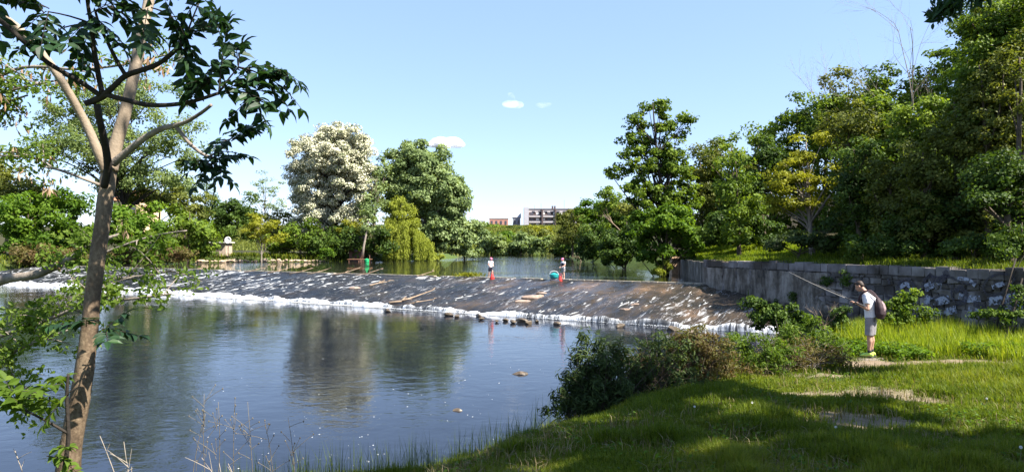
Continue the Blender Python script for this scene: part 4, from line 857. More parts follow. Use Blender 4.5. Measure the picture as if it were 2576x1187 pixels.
bare('bare_tree', 'small bare twiggy treetop right of the yellow tree', gp((2150 - CX) / F * 48, 48), 11.3, .34, 15, .09, BARKG, 'leafless trees on the right skyline')
bare('dead_branch', 'dead white branch sticking out of the green trees left of the tall slender tree', P(1560, 580, 60), 3.0, .5, 12, .06, WOODM, None, (-1.2, -.6), 3, cat='branch')
db = bare('dead_branch', 'dead white twiggy branch standing beside the angler', FEET + [-.55, .25, -.1], 1.5, .33, 22, .018, WOODM, None, (-.35, 0), 3, cat='branch')
bare('driftwood_heap', 'heap of pale brushwood at the water edge on the right of the far bend', P(1462, 657, 108), 2.2, .8, 41, .10, WOODM, None, (-.6, 0), 4, cat='brushwood', kids=(4, 7))
for lab, p0, p1 in (('thin dark sapling stem leaning on the wall at the right edge, left of its pair', (2488, 806, 17.8), (2556, 650, 18.6)), ('thin dark sapling stem leaning on the wall at the right edge, right of its pair', (2520, 812, 17.2), (2572, 700, 17.6))):
    a = P(*p0); a[2] = gz1(a[0], a[1]) - .05; b_ = P(*p1); st_ = thing('sapling_stem', lab, 'sapling', a, 'sapling stems by the wall'); mb = MB(); tube(mb, bez(a, b_, .02, 6), np.linspace(.035, .02, 6), 6); mb.build('stem', BARKD, st_, True)
    mb = MB(); tube(mb, bez(a + (b_ - a) * .6, b_ + [.3, 0, .2], .1, 5), np.linspace(.015, .006, 5), 5); mb.build('twig', BARKD, st_, True)
# trees beside and behind the photographer: the shade over the near lawn
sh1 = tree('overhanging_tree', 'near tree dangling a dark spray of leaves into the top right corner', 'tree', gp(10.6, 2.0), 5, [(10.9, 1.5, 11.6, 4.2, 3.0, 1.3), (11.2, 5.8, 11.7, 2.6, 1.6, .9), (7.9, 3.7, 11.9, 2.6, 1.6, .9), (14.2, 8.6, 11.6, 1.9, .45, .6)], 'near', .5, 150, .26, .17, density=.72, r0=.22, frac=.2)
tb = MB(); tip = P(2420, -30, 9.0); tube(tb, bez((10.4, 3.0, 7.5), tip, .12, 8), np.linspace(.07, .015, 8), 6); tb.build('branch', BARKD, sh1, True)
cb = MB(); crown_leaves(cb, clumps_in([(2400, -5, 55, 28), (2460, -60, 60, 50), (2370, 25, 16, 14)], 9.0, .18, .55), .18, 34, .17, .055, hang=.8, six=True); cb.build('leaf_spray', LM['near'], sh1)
sh2 = tree('overhanging_tree', 'near tree just outside the right edge, shading the lower right lawn', 'tree', gp(16.0, 2.0), 5, [(16.0, 1.6, 11.4, 3.3, 2.4, 1.2), (19.0, .8, 11.4, 3.0, 2.4, 1.2)], 'near', .5, 170, .26, .17, density=.95, r0=.22, frac=.2)

# ------------------------------------------------------------------ the leaning foreground tree
def pv(*pts): return np.array([P(*p) for p in pts])
def spl(p, n=4):
    p = np.asarray(p, float); out = []
    for i in range(len(p) - 1):
        a = p[max(i - 1, 0)]; b_ = p[i]; c = p[i + 1]; d = p[min(i + 2, len(p) - 1)]
        for t_ in np.linspace(0, 1, n, endpoint=False):
            out.append(.5 * (2 * b_ + (c - a) * t_ + (2 * a - 5 * b_ + 4 * c - d) * t_ ** 2 + (3 * b_ - a - 3 * c + d) * t_ ** 3))
    return np.array(out + [p[-1]])
m, t, b, out = newmat('smooth_bark')
v = geo(t, (1, 1, .45)); f = noise(t, v, 7, 7, .68); f2 = noise(t, geo(t), 38, 4, .6); f3 = noise(t, geo(t, (1, 1, .8)), 2.2, 5)
rp = ramp(t, [(.30, (.022, .015, .010)), (.5, (.090, .062, .038)), (.72, (.22, .165, .105))]); t.links.new(math_(t, 'ADD', math_(t, 'MULTIPLY', f, .6), math_(t, 'MULTIPLY', f2, .4)), rp.inputs[0])
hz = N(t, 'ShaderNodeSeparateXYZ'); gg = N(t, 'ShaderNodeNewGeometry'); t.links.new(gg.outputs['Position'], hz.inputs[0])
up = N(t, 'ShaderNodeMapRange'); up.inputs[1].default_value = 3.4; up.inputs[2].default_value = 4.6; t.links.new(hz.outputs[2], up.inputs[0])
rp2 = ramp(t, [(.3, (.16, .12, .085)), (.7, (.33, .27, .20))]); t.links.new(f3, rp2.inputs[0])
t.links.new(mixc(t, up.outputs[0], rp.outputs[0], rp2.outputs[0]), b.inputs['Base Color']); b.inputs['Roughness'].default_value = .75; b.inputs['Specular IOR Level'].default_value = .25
bump(t, b, math_(t, 'ADD', f, math_(t, 'MULTIPLY', f2, .6)), .8, .012); BARKS = m
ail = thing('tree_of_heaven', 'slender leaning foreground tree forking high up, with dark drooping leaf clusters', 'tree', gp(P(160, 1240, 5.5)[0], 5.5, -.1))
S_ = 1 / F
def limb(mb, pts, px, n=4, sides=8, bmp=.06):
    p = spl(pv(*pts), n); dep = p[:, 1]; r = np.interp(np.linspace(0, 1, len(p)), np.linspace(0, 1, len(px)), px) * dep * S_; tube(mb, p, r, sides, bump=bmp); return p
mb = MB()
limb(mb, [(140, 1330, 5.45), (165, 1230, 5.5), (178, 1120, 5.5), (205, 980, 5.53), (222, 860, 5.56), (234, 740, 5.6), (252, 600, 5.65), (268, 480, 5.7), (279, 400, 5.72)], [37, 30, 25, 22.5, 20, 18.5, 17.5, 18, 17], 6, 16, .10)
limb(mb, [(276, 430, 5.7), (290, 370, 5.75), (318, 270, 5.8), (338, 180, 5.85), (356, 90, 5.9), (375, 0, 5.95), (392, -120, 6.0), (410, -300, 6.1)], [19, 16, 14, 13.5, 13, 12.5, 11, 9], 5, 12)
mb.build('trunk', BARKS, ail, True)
mb = MB()
limb(mb, [(268, 430, 5.68), (250, 390, 5.65), (215, 310, 5.6), (165, 220, 5.5), (110, 140, 5.45), (50, 75, 5.4), (-20, 20, 5.3), (-90, -50, 5.2)], [14, 12, 10.5, 10, 9.5, 9, 8.5, 7], 5, 10); mb.build('limb', BARKS, ail, True)
mb = MB()
limb(mb, [(284, 412, 5.62), (310, 390, 5.6), (360, 350, 5.55), (405, 325, 5.5), (440, 316, 5.5), (470, 306, 5.45), (505, 285, 5.4), (532, 264, 5.35)], [10, 9, 8, 7.5, 6.5, 5, 4.5, 4], 5, 8)
limb(mb, [(440, 316, 5.5), (456, 335, 5.5), (478, 362, 5.45), (510, 388, 5.4), (540, 398, 5.4)], [6, 5, 4.5, 4, 3], 4, 8); mb.build('limb', BARKG, ail, True)
mb = MB()
limb(mb, [(262, 470, 5.58), (271, 425, 5.5), (268, 385, 5.42), (258, 335, 5.32), (248, 290, 5.22), (244, 262, 5.2)], [9, 9.5, 9, 8.5, 8, 8], 4, 8)
limb(mb, [(213, 261, 5.15), (235, 254, 5.18), (262, 240, 5.15), (290, 214, 5.1), (318, 190, 5.1), (360, 176, 5.05), (400, 160, 5.05), (438, 130, 5.0), (464, 104, 5.0)], [7, 8, 9, 7, 7, 6.5, 6, 6, 6], 4, 8)
limb(mb, [(252, 240, 5.15), (200, 205, 5.05), (120, 158, 4.95), (60, 105, 4.85), (10, 60, 4.8), (-50, 20, 4.7)], [7, 6, 6, 6.5, 7, 6], 4, 8)
limb(mb, [(257, 236, 5.14), (246, 180, 5.1), (234, 110, 5.05), (230, 60, 5.0), (222, 20, 4.95), (215, -30, 4.9)], [6.5, 6.5, 6, 5.5, 4.5, 3], 4, 8)
limb(mb, [(264, 238, 5.14), (310, 250, 5.12), (370, 264, 5.1), (430, 264, 5.05), (490, 254, 5.0), (552, 234, 4.95)], [6.5, 6, 6, 5.5, 5, 4], 4, 8)
limb(mb, [(316, 190, 5.1), (292, 150, 5.08), (270, 105, 5.05), (252, 70, 5.0), (240, 30, 4.95)], [5.5, 5, 4.5, 4, 3], 4, 8)
mb.build('limb', BARKD, ail, True)
mb = MB(); limb(mb, [(250, 465, 5.66), (205, 448, 5.6), (150, 428, 5.55), (112, 420, 5.5)], [4.5, 4, 3.5, 2.5], 4, 6); mb.build('limb', BARKG, ail, True)
def compound(lm, tm, base, dr, L, pairs, ll, lw, droop=.5, tone=.4):
    dr = nrm(dr); n = pairs + 2; t_ = np.linspace(0, 1, n)[:, None]; pts = np.asarray(base) + dr * L * t_ + np.array([0, 0, -1.0]) * droop * L * t_ ** 2
    tube(tm, pts, np.linspace(.0045, .0018, n), 4, cap=False)
    tg = nrm(np.gradient(pts, axis=0)); side = nrm(np.cross(tg, [0, 0, 1.0])); upv = np.cross(side, tg); C = []; Dd = []; Nn = []; sz = []
    for i in range(1, n):
        for s in (-1, 1):
            C.append(pts[i]); Dd.append(side[i] * s + tg[i] * .35 + np.array([0, 0, -.05 - .35 * RNG.random()]) + RNG.normal(0, .28, 3)); Nn.append(upv[i] + RNG.normal(0, .3, 3)); sz.append((.8 + .35 * RNG.random()) * (1 - .25 * abs(i / n - .45)))
    C.append(pts[-1]); Dd.append(tg[-1]); Nn.append(upv[-1]); sz.append(1)
    sz = np.array(sz); leaves6(lm, np.array(C), np.array(Dd), np.array(Nn), ll * sz, lw * sz, np.clip(RNG.normal(tone, .2, len(C)), 0, 1))
def cluster(lm, tm, tip, n, L, spread=(1, .5, .7), aim=(0, 0, .3), pairs=5, ll=.125, lw=.054, droop=.16):
    for k in range(max(2, int(n * .75))):
        d = rand_dirs(1)[0] * np.array(spread) + np.array(aim); compound(lm, tm, np.asarray(tip) + RNG.normal(0, .02, 3), d, L * (.65 + .5 * RNG.random()), pairs, ll, lw, droop)
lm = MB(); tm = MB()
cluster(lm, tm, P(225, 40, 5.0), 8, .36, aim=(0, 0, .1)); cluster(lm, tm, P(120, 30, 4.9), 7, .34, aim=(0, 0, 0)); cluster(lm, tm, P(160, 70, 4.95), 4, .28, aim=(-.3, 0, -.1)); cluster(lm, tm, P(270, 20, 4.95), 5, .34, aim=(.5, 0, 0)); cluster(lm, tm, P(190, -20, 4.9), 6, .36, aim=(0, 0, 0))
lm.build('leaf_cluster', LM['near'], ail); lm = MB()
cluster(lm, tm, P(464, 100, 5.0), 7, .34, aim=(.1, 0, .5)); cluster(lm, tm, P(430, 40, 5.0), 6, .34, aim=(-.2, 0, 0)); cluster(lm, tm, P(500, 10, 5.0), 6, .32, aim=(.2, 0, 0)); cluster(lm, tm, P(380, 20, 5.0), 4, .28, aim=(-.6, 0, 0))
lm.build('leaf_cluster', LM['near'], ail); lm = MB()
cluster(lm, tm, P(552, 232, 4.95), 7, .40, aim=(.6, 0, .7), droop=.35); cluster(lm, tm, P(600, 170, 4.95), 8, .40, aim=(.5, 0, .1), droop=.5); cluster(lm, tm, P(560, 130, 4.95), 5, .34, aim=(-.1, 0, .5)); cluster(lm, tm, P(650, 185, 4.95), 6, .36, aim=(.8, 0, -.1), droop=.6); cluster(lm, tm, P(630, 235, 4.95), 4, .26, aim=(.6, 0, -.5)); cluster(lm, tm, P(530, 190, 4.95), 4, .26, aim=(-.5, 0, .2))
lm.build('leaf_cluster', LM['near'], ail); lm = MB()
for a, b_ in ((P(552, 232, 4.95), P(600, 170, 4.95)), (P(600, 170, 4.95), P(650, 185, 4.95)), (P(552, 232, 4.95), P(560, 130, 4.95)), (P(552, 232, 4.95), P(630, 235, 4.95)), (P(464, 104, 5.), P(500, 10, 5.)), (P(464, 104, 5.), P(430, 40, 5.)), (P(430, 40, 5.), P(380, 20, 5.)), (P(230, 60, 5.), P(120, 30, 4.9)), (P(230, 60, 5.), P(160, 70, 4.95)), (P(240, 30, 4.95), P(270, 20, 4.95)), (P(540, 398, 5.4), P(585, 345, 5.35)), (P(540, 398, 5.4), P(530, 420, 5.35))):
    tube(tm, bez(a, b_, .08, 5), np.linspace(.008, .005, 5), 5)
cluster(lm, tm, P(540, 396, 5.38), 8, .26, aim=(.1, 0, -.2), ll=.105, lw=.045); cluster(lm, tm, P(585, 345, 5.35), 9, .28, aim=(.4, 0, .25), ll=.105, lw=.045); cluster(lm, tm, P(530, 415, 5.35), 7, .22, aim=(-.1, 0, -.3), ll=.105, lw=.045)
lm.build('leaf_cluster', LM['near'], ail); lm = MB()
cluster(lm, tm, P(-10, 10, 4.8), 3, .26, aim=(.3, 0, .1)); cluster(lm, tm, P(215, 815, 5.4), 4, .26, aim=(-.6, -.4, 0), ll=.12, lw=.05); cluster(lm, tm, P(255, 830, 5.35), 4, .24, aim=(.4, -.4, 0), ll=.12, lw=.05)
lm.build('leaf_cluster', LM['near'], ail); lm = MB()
tm.build('leaf_stalk', BARKD, ail, True)
# overhead crown of the same tree, above the frame
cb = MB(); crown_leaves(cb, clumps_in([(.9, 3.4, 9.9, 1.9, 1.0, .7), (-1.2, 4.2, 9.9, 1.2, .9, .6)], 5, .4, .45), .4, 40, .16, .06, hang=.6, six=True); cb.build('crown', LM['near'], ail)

# ------------------------------------------------------------------ locust tree whose boughs reach in from the left edge
loc = thing('locust_tree', 'light green locust tree with dangling pods reaching in from the left edge', 'tree', gp(-8.2, 7.6, -.1))
mb = MB(); tube(mb, spl([gp(-8.2, 7.6, -.3), (-8.0, 7.6, 3), (-7.7, 7.7, 5.5), (-7.4, 7.8, 8)], 5), np.linspace(.16, .07, 16), 10, bump=.1); mb.build('trunk', BARK, loc, True)
bb = MB(); lm = MB(); pm = MB()
def bough(pts, px, leafy, tone=.55, pods=0, nb=9, rc=.16, bm=None):
    own = bm is None; bm = bm or MB(); p = limb(bm, pts, px, 5, 6, .15); dep = p[:, 1].mean()
    cl = []
    for k in range(nb):
        i = int(len(p) * (leafy + (1 - leafy) * RNG.random())) - 1; e = p[i] + RNG.normal(0, 1, 3) * np.array([.20, .2, .15]) + [0, 0, .03]; tube(bm, bez(p[i], e, .1, 4, .06), np.linspace(.008, .003, 4), 4, cap=False)
        for q in range(3): cl.append(p[i] + (e - p[i]) * (.4 + .35 * q) + RNG.normal(0, .06, 3))
    cl = np.hstack([np.array(cl), np.tile(p.mean(0), (len(cl), 1))]); crown_leaves(lm, cl, rc, 20, .058, .028, tone=tone, six=True)
    bm.build('bough', BARKG, loc, True)
    for k in range(pods):
        q = cl[RNG.integers(len(cl)), :3] + RNG.normal(0, .08, 3); n = 5; leaves(pm, q + RNG.normal(0, .035, (n, 3)), np.tile([0, 0, -1.0], (n, 1)) + RNG.normal(0, .3, (n, 3)), rand_dirs(n), .11, .028, RNG.random(n))
bough([(-70, 260, 7.6), (0, 235, 7.6), (80, 215, 7.6), (160, 200, 7.6)], [5, 4, 3, 2], .1, nb=16, pods=14, rc=.2)
bough([(-60, 220, 7.7), (60, 170, 7.6), (200, 175, 7.5), (330, 160, 7.4), (430, 135, 7.4)], [5, 4, 3, 2.5, 2], .25, nb=9, pods=30, rc=.14)
bough([(-80, 400, 7.6), (0, 392, 7.6), (90, 400, 7.5), (130, 420, 7.5)], [4, 3, 3, 2], .1, nb=9, pods=10)
bough([(-60, 270, 7.8), (20, 255, 7.7), (70, 240, 7.7)], [4, 3, 2], .2, nb=6, pods=6)
bough([(-90, 740, 7.4), (0, 705, 7.3), (90, 690, 7.2), (170, 655, 7.2), (240, 612, 7.1), (300, 590, 7.1)], [15, 13, 11, 9, 6, 4], .5, nb=10, pods=4, rc=.13)
bough([(250, 640, 6.8), (330, 610, 6.8), (400, 590, 6.8), (470, 580, 6.8)], [3, 2.5, 2, 2], .3, nb=3, tone=.65, rc=.08)
bough([(-60, 870, 6.8), (40, 830, 6.7), (130, 800, 6.6), (215, 765, 6.5), (300, 755, 6.4), (390, 745, 6.3), (430, 738, 6.3)], [6, 5, 4.5, 4, 3.5, 3, 2], .2, nb=18, tone=.6, rc=.13)
bough([(-60, 960, 6.5), (10, 900, 6.5), (90, 860, 6.4), (170, 830, 6.4)], [5, 4, 3, 2], .1, nb=9, tone=.55, rc=.14)
bough([(-80, 880, 6.4), (0, 900, 6.4), (40, 960, 6.4), (60, 1020, 6.3)], [4, 4, 3, 2], .1, nb=11, tone=.7, rc=.14)
bough([(270, 700, 6.7), (330, 700, 6.7), (390, 690, 6.7), (430, 680, 6.7)], [3, 3, 2.5, 2], .2, nb=8, tone=.7, rc=.15)
lm.build('crown', LM['locust'], loc); pm.build('seed_pods', LM['pod'], loc)
# sapling at the lower left
sp = thing('tree_sapling', 'dark leafed sapling at the foot of the leaning trunk, lower left corner', 'sapling', gp(P(150, 1200, 5.0)[0], 5.0, -.1)); mb = MB(); lm = MB()
limb(mb, [(150, 1330, 4.95), (160, 1200, 5.0), (172, 1100, 5.0), (168, 1000, 5.0), (172, 940, 5.0)], [6, 6, 5, 4, 3], 4, 6); limb(mb, [(172, 1090, 5.), (120, 1060, 4.95), (60, 1030, 4.9)], [4, 3, 2], 4, 6)
cluster(lm, mb, P(170, 960, 5.), 5, .24, aim=(-.3, 0, .1), ll=.11, lw=.05); cluster(lm, mb, P(70, 1035, 4.9), 6, .28, aim=(-.2, 0, .1), ll=.13, lw=.06); cluster(lm, mb, P(120, 1000, 4.95), 4, .26, aim=(-.5, 0, 0), ll=.12, lw=.05); cluster(lm, mb, P(130, 1140, 4.95), 4, .2, aim=(0, 0, 0), ll=.09, lw=.04)
mb.build('stem', BARKD, sp, True); lm.build('leaves', LM['locust'], sp)

# ------------------------------------------------------------------ shrubs on the near bank
def shrub(name, label, base, d, lobes, leaf, rc, nl, L, W, density=.8, twigs=.5, bark=BARK, r=.012, **k):
    x = (base[0] - CX) / F * d; b3 = gp(x, d, -.05); root = thing(name, label, 'shrub', b3, 'shrubs on the near bank'); cl = clumps_in(lobes, d, rc, density * 1.3, .55); tb = MB()
    for c in cl[:, :3][RNG.random(len(cl)) < twigs]:
        s = b3 + RNG.normal(0, .22, 3) * [1.4, 1, 0]; tube(tb, bez(s, c + RNG.normal(0, .1, 3), .10, 6, .05), np.linspace(r, r * .3, 6), 4, cap=False)
    tb.build('stems', bark, root, True); cb = MB(); crown_leaves(cb, cl, rc, nl, L, W, six=True, **k); cb.build('foliage', LM[leaf], root); return root
shrub('willow_shrub', 'dark narrow-leaved willow shrub at the water edge, left end of the near thicket', (1490, 1080), 11.0, [(1470, 975, 70, 80), (1455, 900, 30, 46), (1520, 930, 56, 70), (1468, 850, 10, 22), (1500, 870, 14, 24), (1425, 1000, 36, 50), (1400, 1040, 40, 26), (1540, 1010, 80, 60), (1520, 1080, 90, 40), (1560, 885, 30, 30)], 'bush', .12, 26, .115, .024, .75, 1.0, r=.006, hang=-.2, flat=1.0)
shrub('bramble_thicket', 'dark green tangle right of the willow shrub, in the middle of the near thicket', (1620, 1080), 11.6, [(1630, 930, 60, 80), (1690, 870, 60, 44), (1640, 850, 40, 26), (1620, 1010, 90, 70), (1570, 960, 60, 70), (1710, 960, 80, 80)], 'bush', .15, 24, .085, .026, .75, 1.6, r=.008)
shrub('bramble_thicket', 'brownish half dry tangle in the near thicket, right of the dark one', (1740, 1060), 11.9, [(1765, 880, 80, 66), (1690, 890, 50, 40), (1700, 960, 120, 56), (1810, 920, 80, 60), (1740, 846, 60, 34), (1650, 1000, 80, 40), (1600, 930, 50, 60), (1840, 950, 90, 40)], 'brownbush', .16, 30, .075, .022, .95, 2.0, r=.008)
shrub('bramble_thicket', 'green tangle at the right of the near thicket, beside the dark pool', (1870, 1030), 12.6, [(1880, 875, 50, 44), (1860, 915, 70, 40), (1930, 900, 60, 46), (1850, 860, 36, 30), (1960, 880, 50, 40)], 'locust', .15, 34, .080, .026, .7, 1.2, r=.006)
shrub('willow_shrub', 'light green shrub with thin pale twigs on the bank left of the angler', (2020, 990), 14.0, [(1995, 860, 46, 46), (2050, 840, 46, 40), (2090, 880, 40, 46), (2010, 920, 76, 50), (2070, 940, 70, 40), (1965, 845, 20, 30), (2040, 805, 14, 14)], 'locust', .15, 36, .095, .026, .75, 1.2, BARKG, .006, flat=1.0)
shrub('willow_shrub', 'brown twiggy shrub in front of the light green one', (1990, 1010), 13.2, [(1990, 890, 90, 50), (2070, 905, 80, 36), (1930, 925, 80, 36), (2110, 900, 40, 36)], 'brownbush', .15, 26, .075, .02, .75, 2.0, BARKG, .006)
shrub('wall_shrub', 'dark shrub hugging the foot of the rendered wall above the dark pool', (1925, 835), 24.2, [(1925, 790, 46, 34), (1975, 800, 50, 40), (1900, 760, 24, 16), (2010, 830, 44, 34)], 'dark', .28, 90, .13, .08, .9, .5, BARKD)
shrub('wall_shrub', 'nettles and saplings against the graffiti wall right of the angler', (2270, 815), 18.6, [(2265, 775, 36, 30), (2290, 755, 26, 26), (2250, 800, 44, 20), (2310, 790, 30, 20)], 'mid', .2, 70, .10, .06, .8, .8, BARKD)
shrub('wall_shrub', 'dark weeds growing against the wall behind the angler', (2130, 830), 19.4, [(2125, 800, 30, 30), (2090, 820, 40, 26)], 'dark', .2, 70, .10, .05, .8, .6, BARKD)
shrub('wall_shrub', 'dark climber against the wall at the right edge, behind the sapling stems', (2520, 810), 17.6, [(2530, 790, 40, 24), (2480, 800, 40, 20), (2560, 740, 24, 40)], 'dark', .2, 60, .09, .05, .7, .7, BARKD)
for i, (vx, vy) in enumerate(((2130, 700), (2085, 705), (2122, 790), (2000, 745), (1960, 770))):
    u, z = onwall(vx, vy); c = wp(u, z, .12); mb = MB(); crown_leaves(mb, np.hstack([[c + RNG.normal(0, .12, 3) * [.3, 1, 1] for _ in range(7)], np.tile(c + [.5, 0, 0], (7, 1))]), .16, 60, .07, .045); o = mb.build('wall_plant', LM['dark']); tag(o, ('dark tuft growing from the wall joints above the angler\'s head', 'dark tuft growing from the wall left of the one above the angler\'s head', 'dark tuft low on the wall behind the angler\'s back', 'dark tuft on the rendered wall behind the rod', 'dark tuft low on the rendered wall above the pool')[i], 'plant', 'tufts growing from the wall')

# ------------------------------------------------------------------ grass
def blades(mb, p, h, wd, bend=.5, rr=None):
    n = len(p); a = RNG.random(n) * 6.283; d = np.stack([np.cos(a), np.sin(a), 0 * a], -1); s = np.stack([-np.sin(a), np.cos(a), 0 * a], -1); b2 = RNG.random(n)[:, None] * bend
    h = np.broadcast_to(h, (n,))[:, None]; wd = np.broadcast_to(wd, (n,))[:, None]; up = np.array([0, 0, 1.0])
    m1 = p + up * h * .55 + d * h * b2 * .25; tp = p + up * h * (1 - .35 * b2) + d * h * b2 * .9
    v = np.stack([p - s * wd * .5, p + s * wd * .5, m1 + s * wd * .38, m1 - s * wd * .38, tp], 1); b0 = (np.arange(n) * 5)[:, None]; rr = RNG.random(n) if rr is None else rr
    mb.add(v.reshape(-1, 3), b0 + np.array([[0, 1, 2, 3]]), b0 + np.array([[3, 2, 4]]), rr)
def gpts(n, x0, x1, y0, y1):
    x = RNG.uniform(x0, x1, n); y = RNG.uniform(y0, y1, n); return x, y
def on(x, y): return np.stack([x, y, gz(x, y) - .01], -1)
# lawn of the near bank
n = 1300000; vx = RNG.uniform(150, 2640, n); vy = RNG.uniform(830, 1750, n) ** 1.0; dd = (CZ - .8) * F / (vy - HY); x = (vx - CX) / F * dd; y = dd
dn = sdf(x, y, NEARP, False); ins = sdf(x, y) > 0; ok = ins & (x < xw(y) - .15) & (y < 20); x, y, dn = x[ok], y[ok], dn[ok]
dm = dirtmask(x, y); tall = fbm(x * .55, y * .55, 61); keep = (RNG.random(len(x)) > dm * 1.15) & (RNG.random(len(x)) < .25 + .9 * fbm(x * 2.2, y * 2.2, 66)); x, y, dn, tall = x[keep], y[keep], dn[keep], tall[keep]
back = np.maximum(ss(15.2, 16.3, y) * ss(8.7, 9.5, x), ss(10.3, 11.6, x) * ss(12.8, 14.6, y))
edge = np.exp(-np.maximum(dn, 0) * 1.6) * (x < 7)
rgt = ss(5.2, 7.5, x - .12 * y) * (1 - back) * (1 - ss(11, 12.4, y))
h = (.03 + .15 * tall ** 2 + .10 * np.clip(fbm(x * 1.6, y * 1.6, 68) - .48, 0, 1) * 4 * (1 - ss(.0, .1, dirtmask(x, y) * 1.))  + .22 * rgt * tall * 1.4 + .30 * back + .20 * edge * (.5 + tall)) * (.6 + .8 * RNG.random(len(x)))
yy = np.hypot(x, y); gm = MB(); tg = RNG.random(len(x)) < back
sel = ~tg; blades(gm, on(x[sel], y[sel]), h[sel], .0035 + .0008 * yy[sel], .7, np.clip(.15 + .75 * fbm(x[sel] * .9, y[sel] * .9, 81) + RNG.normal(0, .18, sel.sum()), 0, 1)); o = gm.build('grass', LM['grass']); tag(o, kind='stuff', label='short uneven grass of the near bank', cat='grass')
gm = MB(); blades(gm, on(x[tg], y[tg]), h[tg] * 1.15, .0035 + .0009 * yy[tg], .6, np.clip(.2 + .6 * fbm(x[tg], y[tg], 83) + RNG.normal(0, .2, tg.sum()), 0, 1))
n = 26000; a, b_ = gpts(n, 8.6, 14.5, 13.4, 22); k = (a < xw(b_) - .1) & (sdf(a, b_) > .2) & (np.maximum(ss(15.2, 16.3, b_) * ss(8.7, 9.5, a), ss(10.3, 11.6, a) * ss(12.8, 14.6, b_)) > .4); a, b_ = a[k], b_[k]; far_ = ss(15, 19, b_); blades(gm, on(a, b_), (.40 + .75 * far_ * fbm(a, b_, 5)) * (.6 + .6 * RNG.random(len(a))), .016, .5)
o = gm.build('grass', LM['tall_lit_grass']); tag(o, kind='stuff', label='tall sunlit grass below the graffiti wall', cat='grass')
gm = MB(); n = 11000; vx = RNG.uniform(900, 2640, n); vy = RNG.uniform(880, 1400, n); dd = (CZ - .8) * F / (vy - HY); a = (vx - CX) / F * dd; b_ = dd; k = (sdf(a, b_) > .05) & (a < xw(b_) - .2) & (b_ < 17) & (fbm(a * 1.2, b_ * 1.2, 123) > .45); a, b_ = a[k], b_[k]
blades(gm, on(a, b_), .05 + .16 * RNG.random(len(a)), .004 + .0007 * b_, 1.2); o = gm.build('dry_grass', LM['straw']); tag(o, kind='stuff', label='dry straw blades among the lawn grass', cat='grass')
gm = MB(); n = 130000; a, b_ = gpts(n, 2.5, 17, -1, 15.5); k = (a > .80 * b_) & (a < xw(b_) - .1); a, b_ = a[k], b_[k]; blades(gm, on(a, b_), (.05 + .16 * fbm(a * .6, b_ * .6, 61)) * (.6 + .8 * RNG.random(len(a))), .009, .7)
n = 60000; b_ = RNG.uniform(4, 36, n); a = xw(b_) + .9 + RNG.random(n) * 22; blades(gm, on(a, b_), (.2 + .5 * fbm(a * .5, b_ * .5, 62)) * (.6 + .6 * RNG.random(n)), .035, .8, np.clip(RNG.normal(.3, .25, n), 0, 1))
o = gm.build('grass', LM['grass']); tag(o, kind='stuff', label='grass of the lawn and slope toward the right', cat='grass')
# broad leaved weeds in the sunlit grass and in the lawn
wm = MB(); n = 9000; a, b_ = gpts(n, 8.7, 14.2, 14.6, 18.5); k = (fbm(a * .9, b_ * .9, 91) > .46) & (dirtmask(a, b_) < .2); a, b_ = a[k], b_[k]; p = on(a, b_) + np.stack([a * 0, a * 0, .12 + .25 * RNG.random(len(a))], -1); leaves6(wm, p, rand_dirs(len(a)) * [1, 1, .3], nrm(rand_dirs(len(a)) * .6 + [0, 0, 1]), .085, .05, RNG.random(len(a)))
n = 3000; a, b_ = gpts(n, 7.2, 9.6, 14.6, 16.6); p = on(a, b_) + np.stack([a * 0, a * 0, .05 + .22 * RNG.random(n)], -1); k = (dirtmask(a, b_) < .3) & (np.hypot((a - FEET[0]) / .75, (b_ - FEET[1]) / .5) > 1); leaves6(wm, p[k], rand_dirs(k.sum()) * [1, 1, .3], nrm(rand_dirs(k.sum()) * .6 + [0, 0, 1]), .085, .05, RNG.random(k.sum()))
n = 9000; a, b_ = gpts(n, -1, 9, 5.2, 13); k = (fbm(a * 1.1, b_ * 1.1, 92) > .56) & (sdf(a, b_) > .1) & (dirtmask(a, b_) < .1); a, b_ = a[k], b_[k]; p = on(a, b_) + np.stack([a * 0, a * 0, .03 + .1 * RNG.random(len(a))], -1); leaves6(wm, p, rand_dirs(len(a)) * [1, 1, .3], nrm(rand_dirs(len(a)) * .6 + [0, 0, 1]), .05, .028, RNG.random(len(a)) * .7)
o = wm.build('weeds', LM['bright']); tag(o, kind='stuff', label='low broad-leaved weeds among the grass', cat='weeds')
# grass on the ledge behind the wall, on the right slope, and on the left bank
gm = MB(); n = 60000; b_ = RNG.uniform(17, 52, n); a = np.where(b_ < 36, xw(b_), 10.2 + (b_ - 35.3) * .156) + .75 + RNG.random(n) ** 1.4 * 7; 
sl_ = b_ > 31 + 2 * RNG.normal(size=n)  # sun and shade put into the blade colour: brighter far ledge, darker near ledge
for nm, kk in (('tall_lit_grass', sl_), ('grass', ~sl_)):
    gm = MB(); aa_, bb2 = a[kk], b_[kk]; blades(gm, on(aa_, bb2), (.15 + .35 * fbm(aa_ * .8, bb2 * .8, 7)) * (.6 + .6 * RNG.random(len(aa_))), .008 + .0011 * bb2, .6, np.clip(RNG.normal(.35, .25, len(aa_)), 0, 1))
    if nm == 'grass':
        q = RNG.uniform(0, 33, 5200); q = q[fbm(q * 1.1, q * 0, 19) > .50]; oo_ = RNG.uniform(-.8, .03, len(q)); pp = WO + WD * q[:, None] + WN * oo_[:, None] + np.array([0, 0, WT - .01]); blades(gm, pp, .07 + .22 * RNG.random(len(q)) ** 2, .022, 1.0, np.clip(RNG.normal(.45, .3, len(q)), 0, 1))
    o = gm.build('grass', LM[nm]); tag(o, kind='stuff', label='grass on the ledge above the wall', cat='grass')
gm = MB()
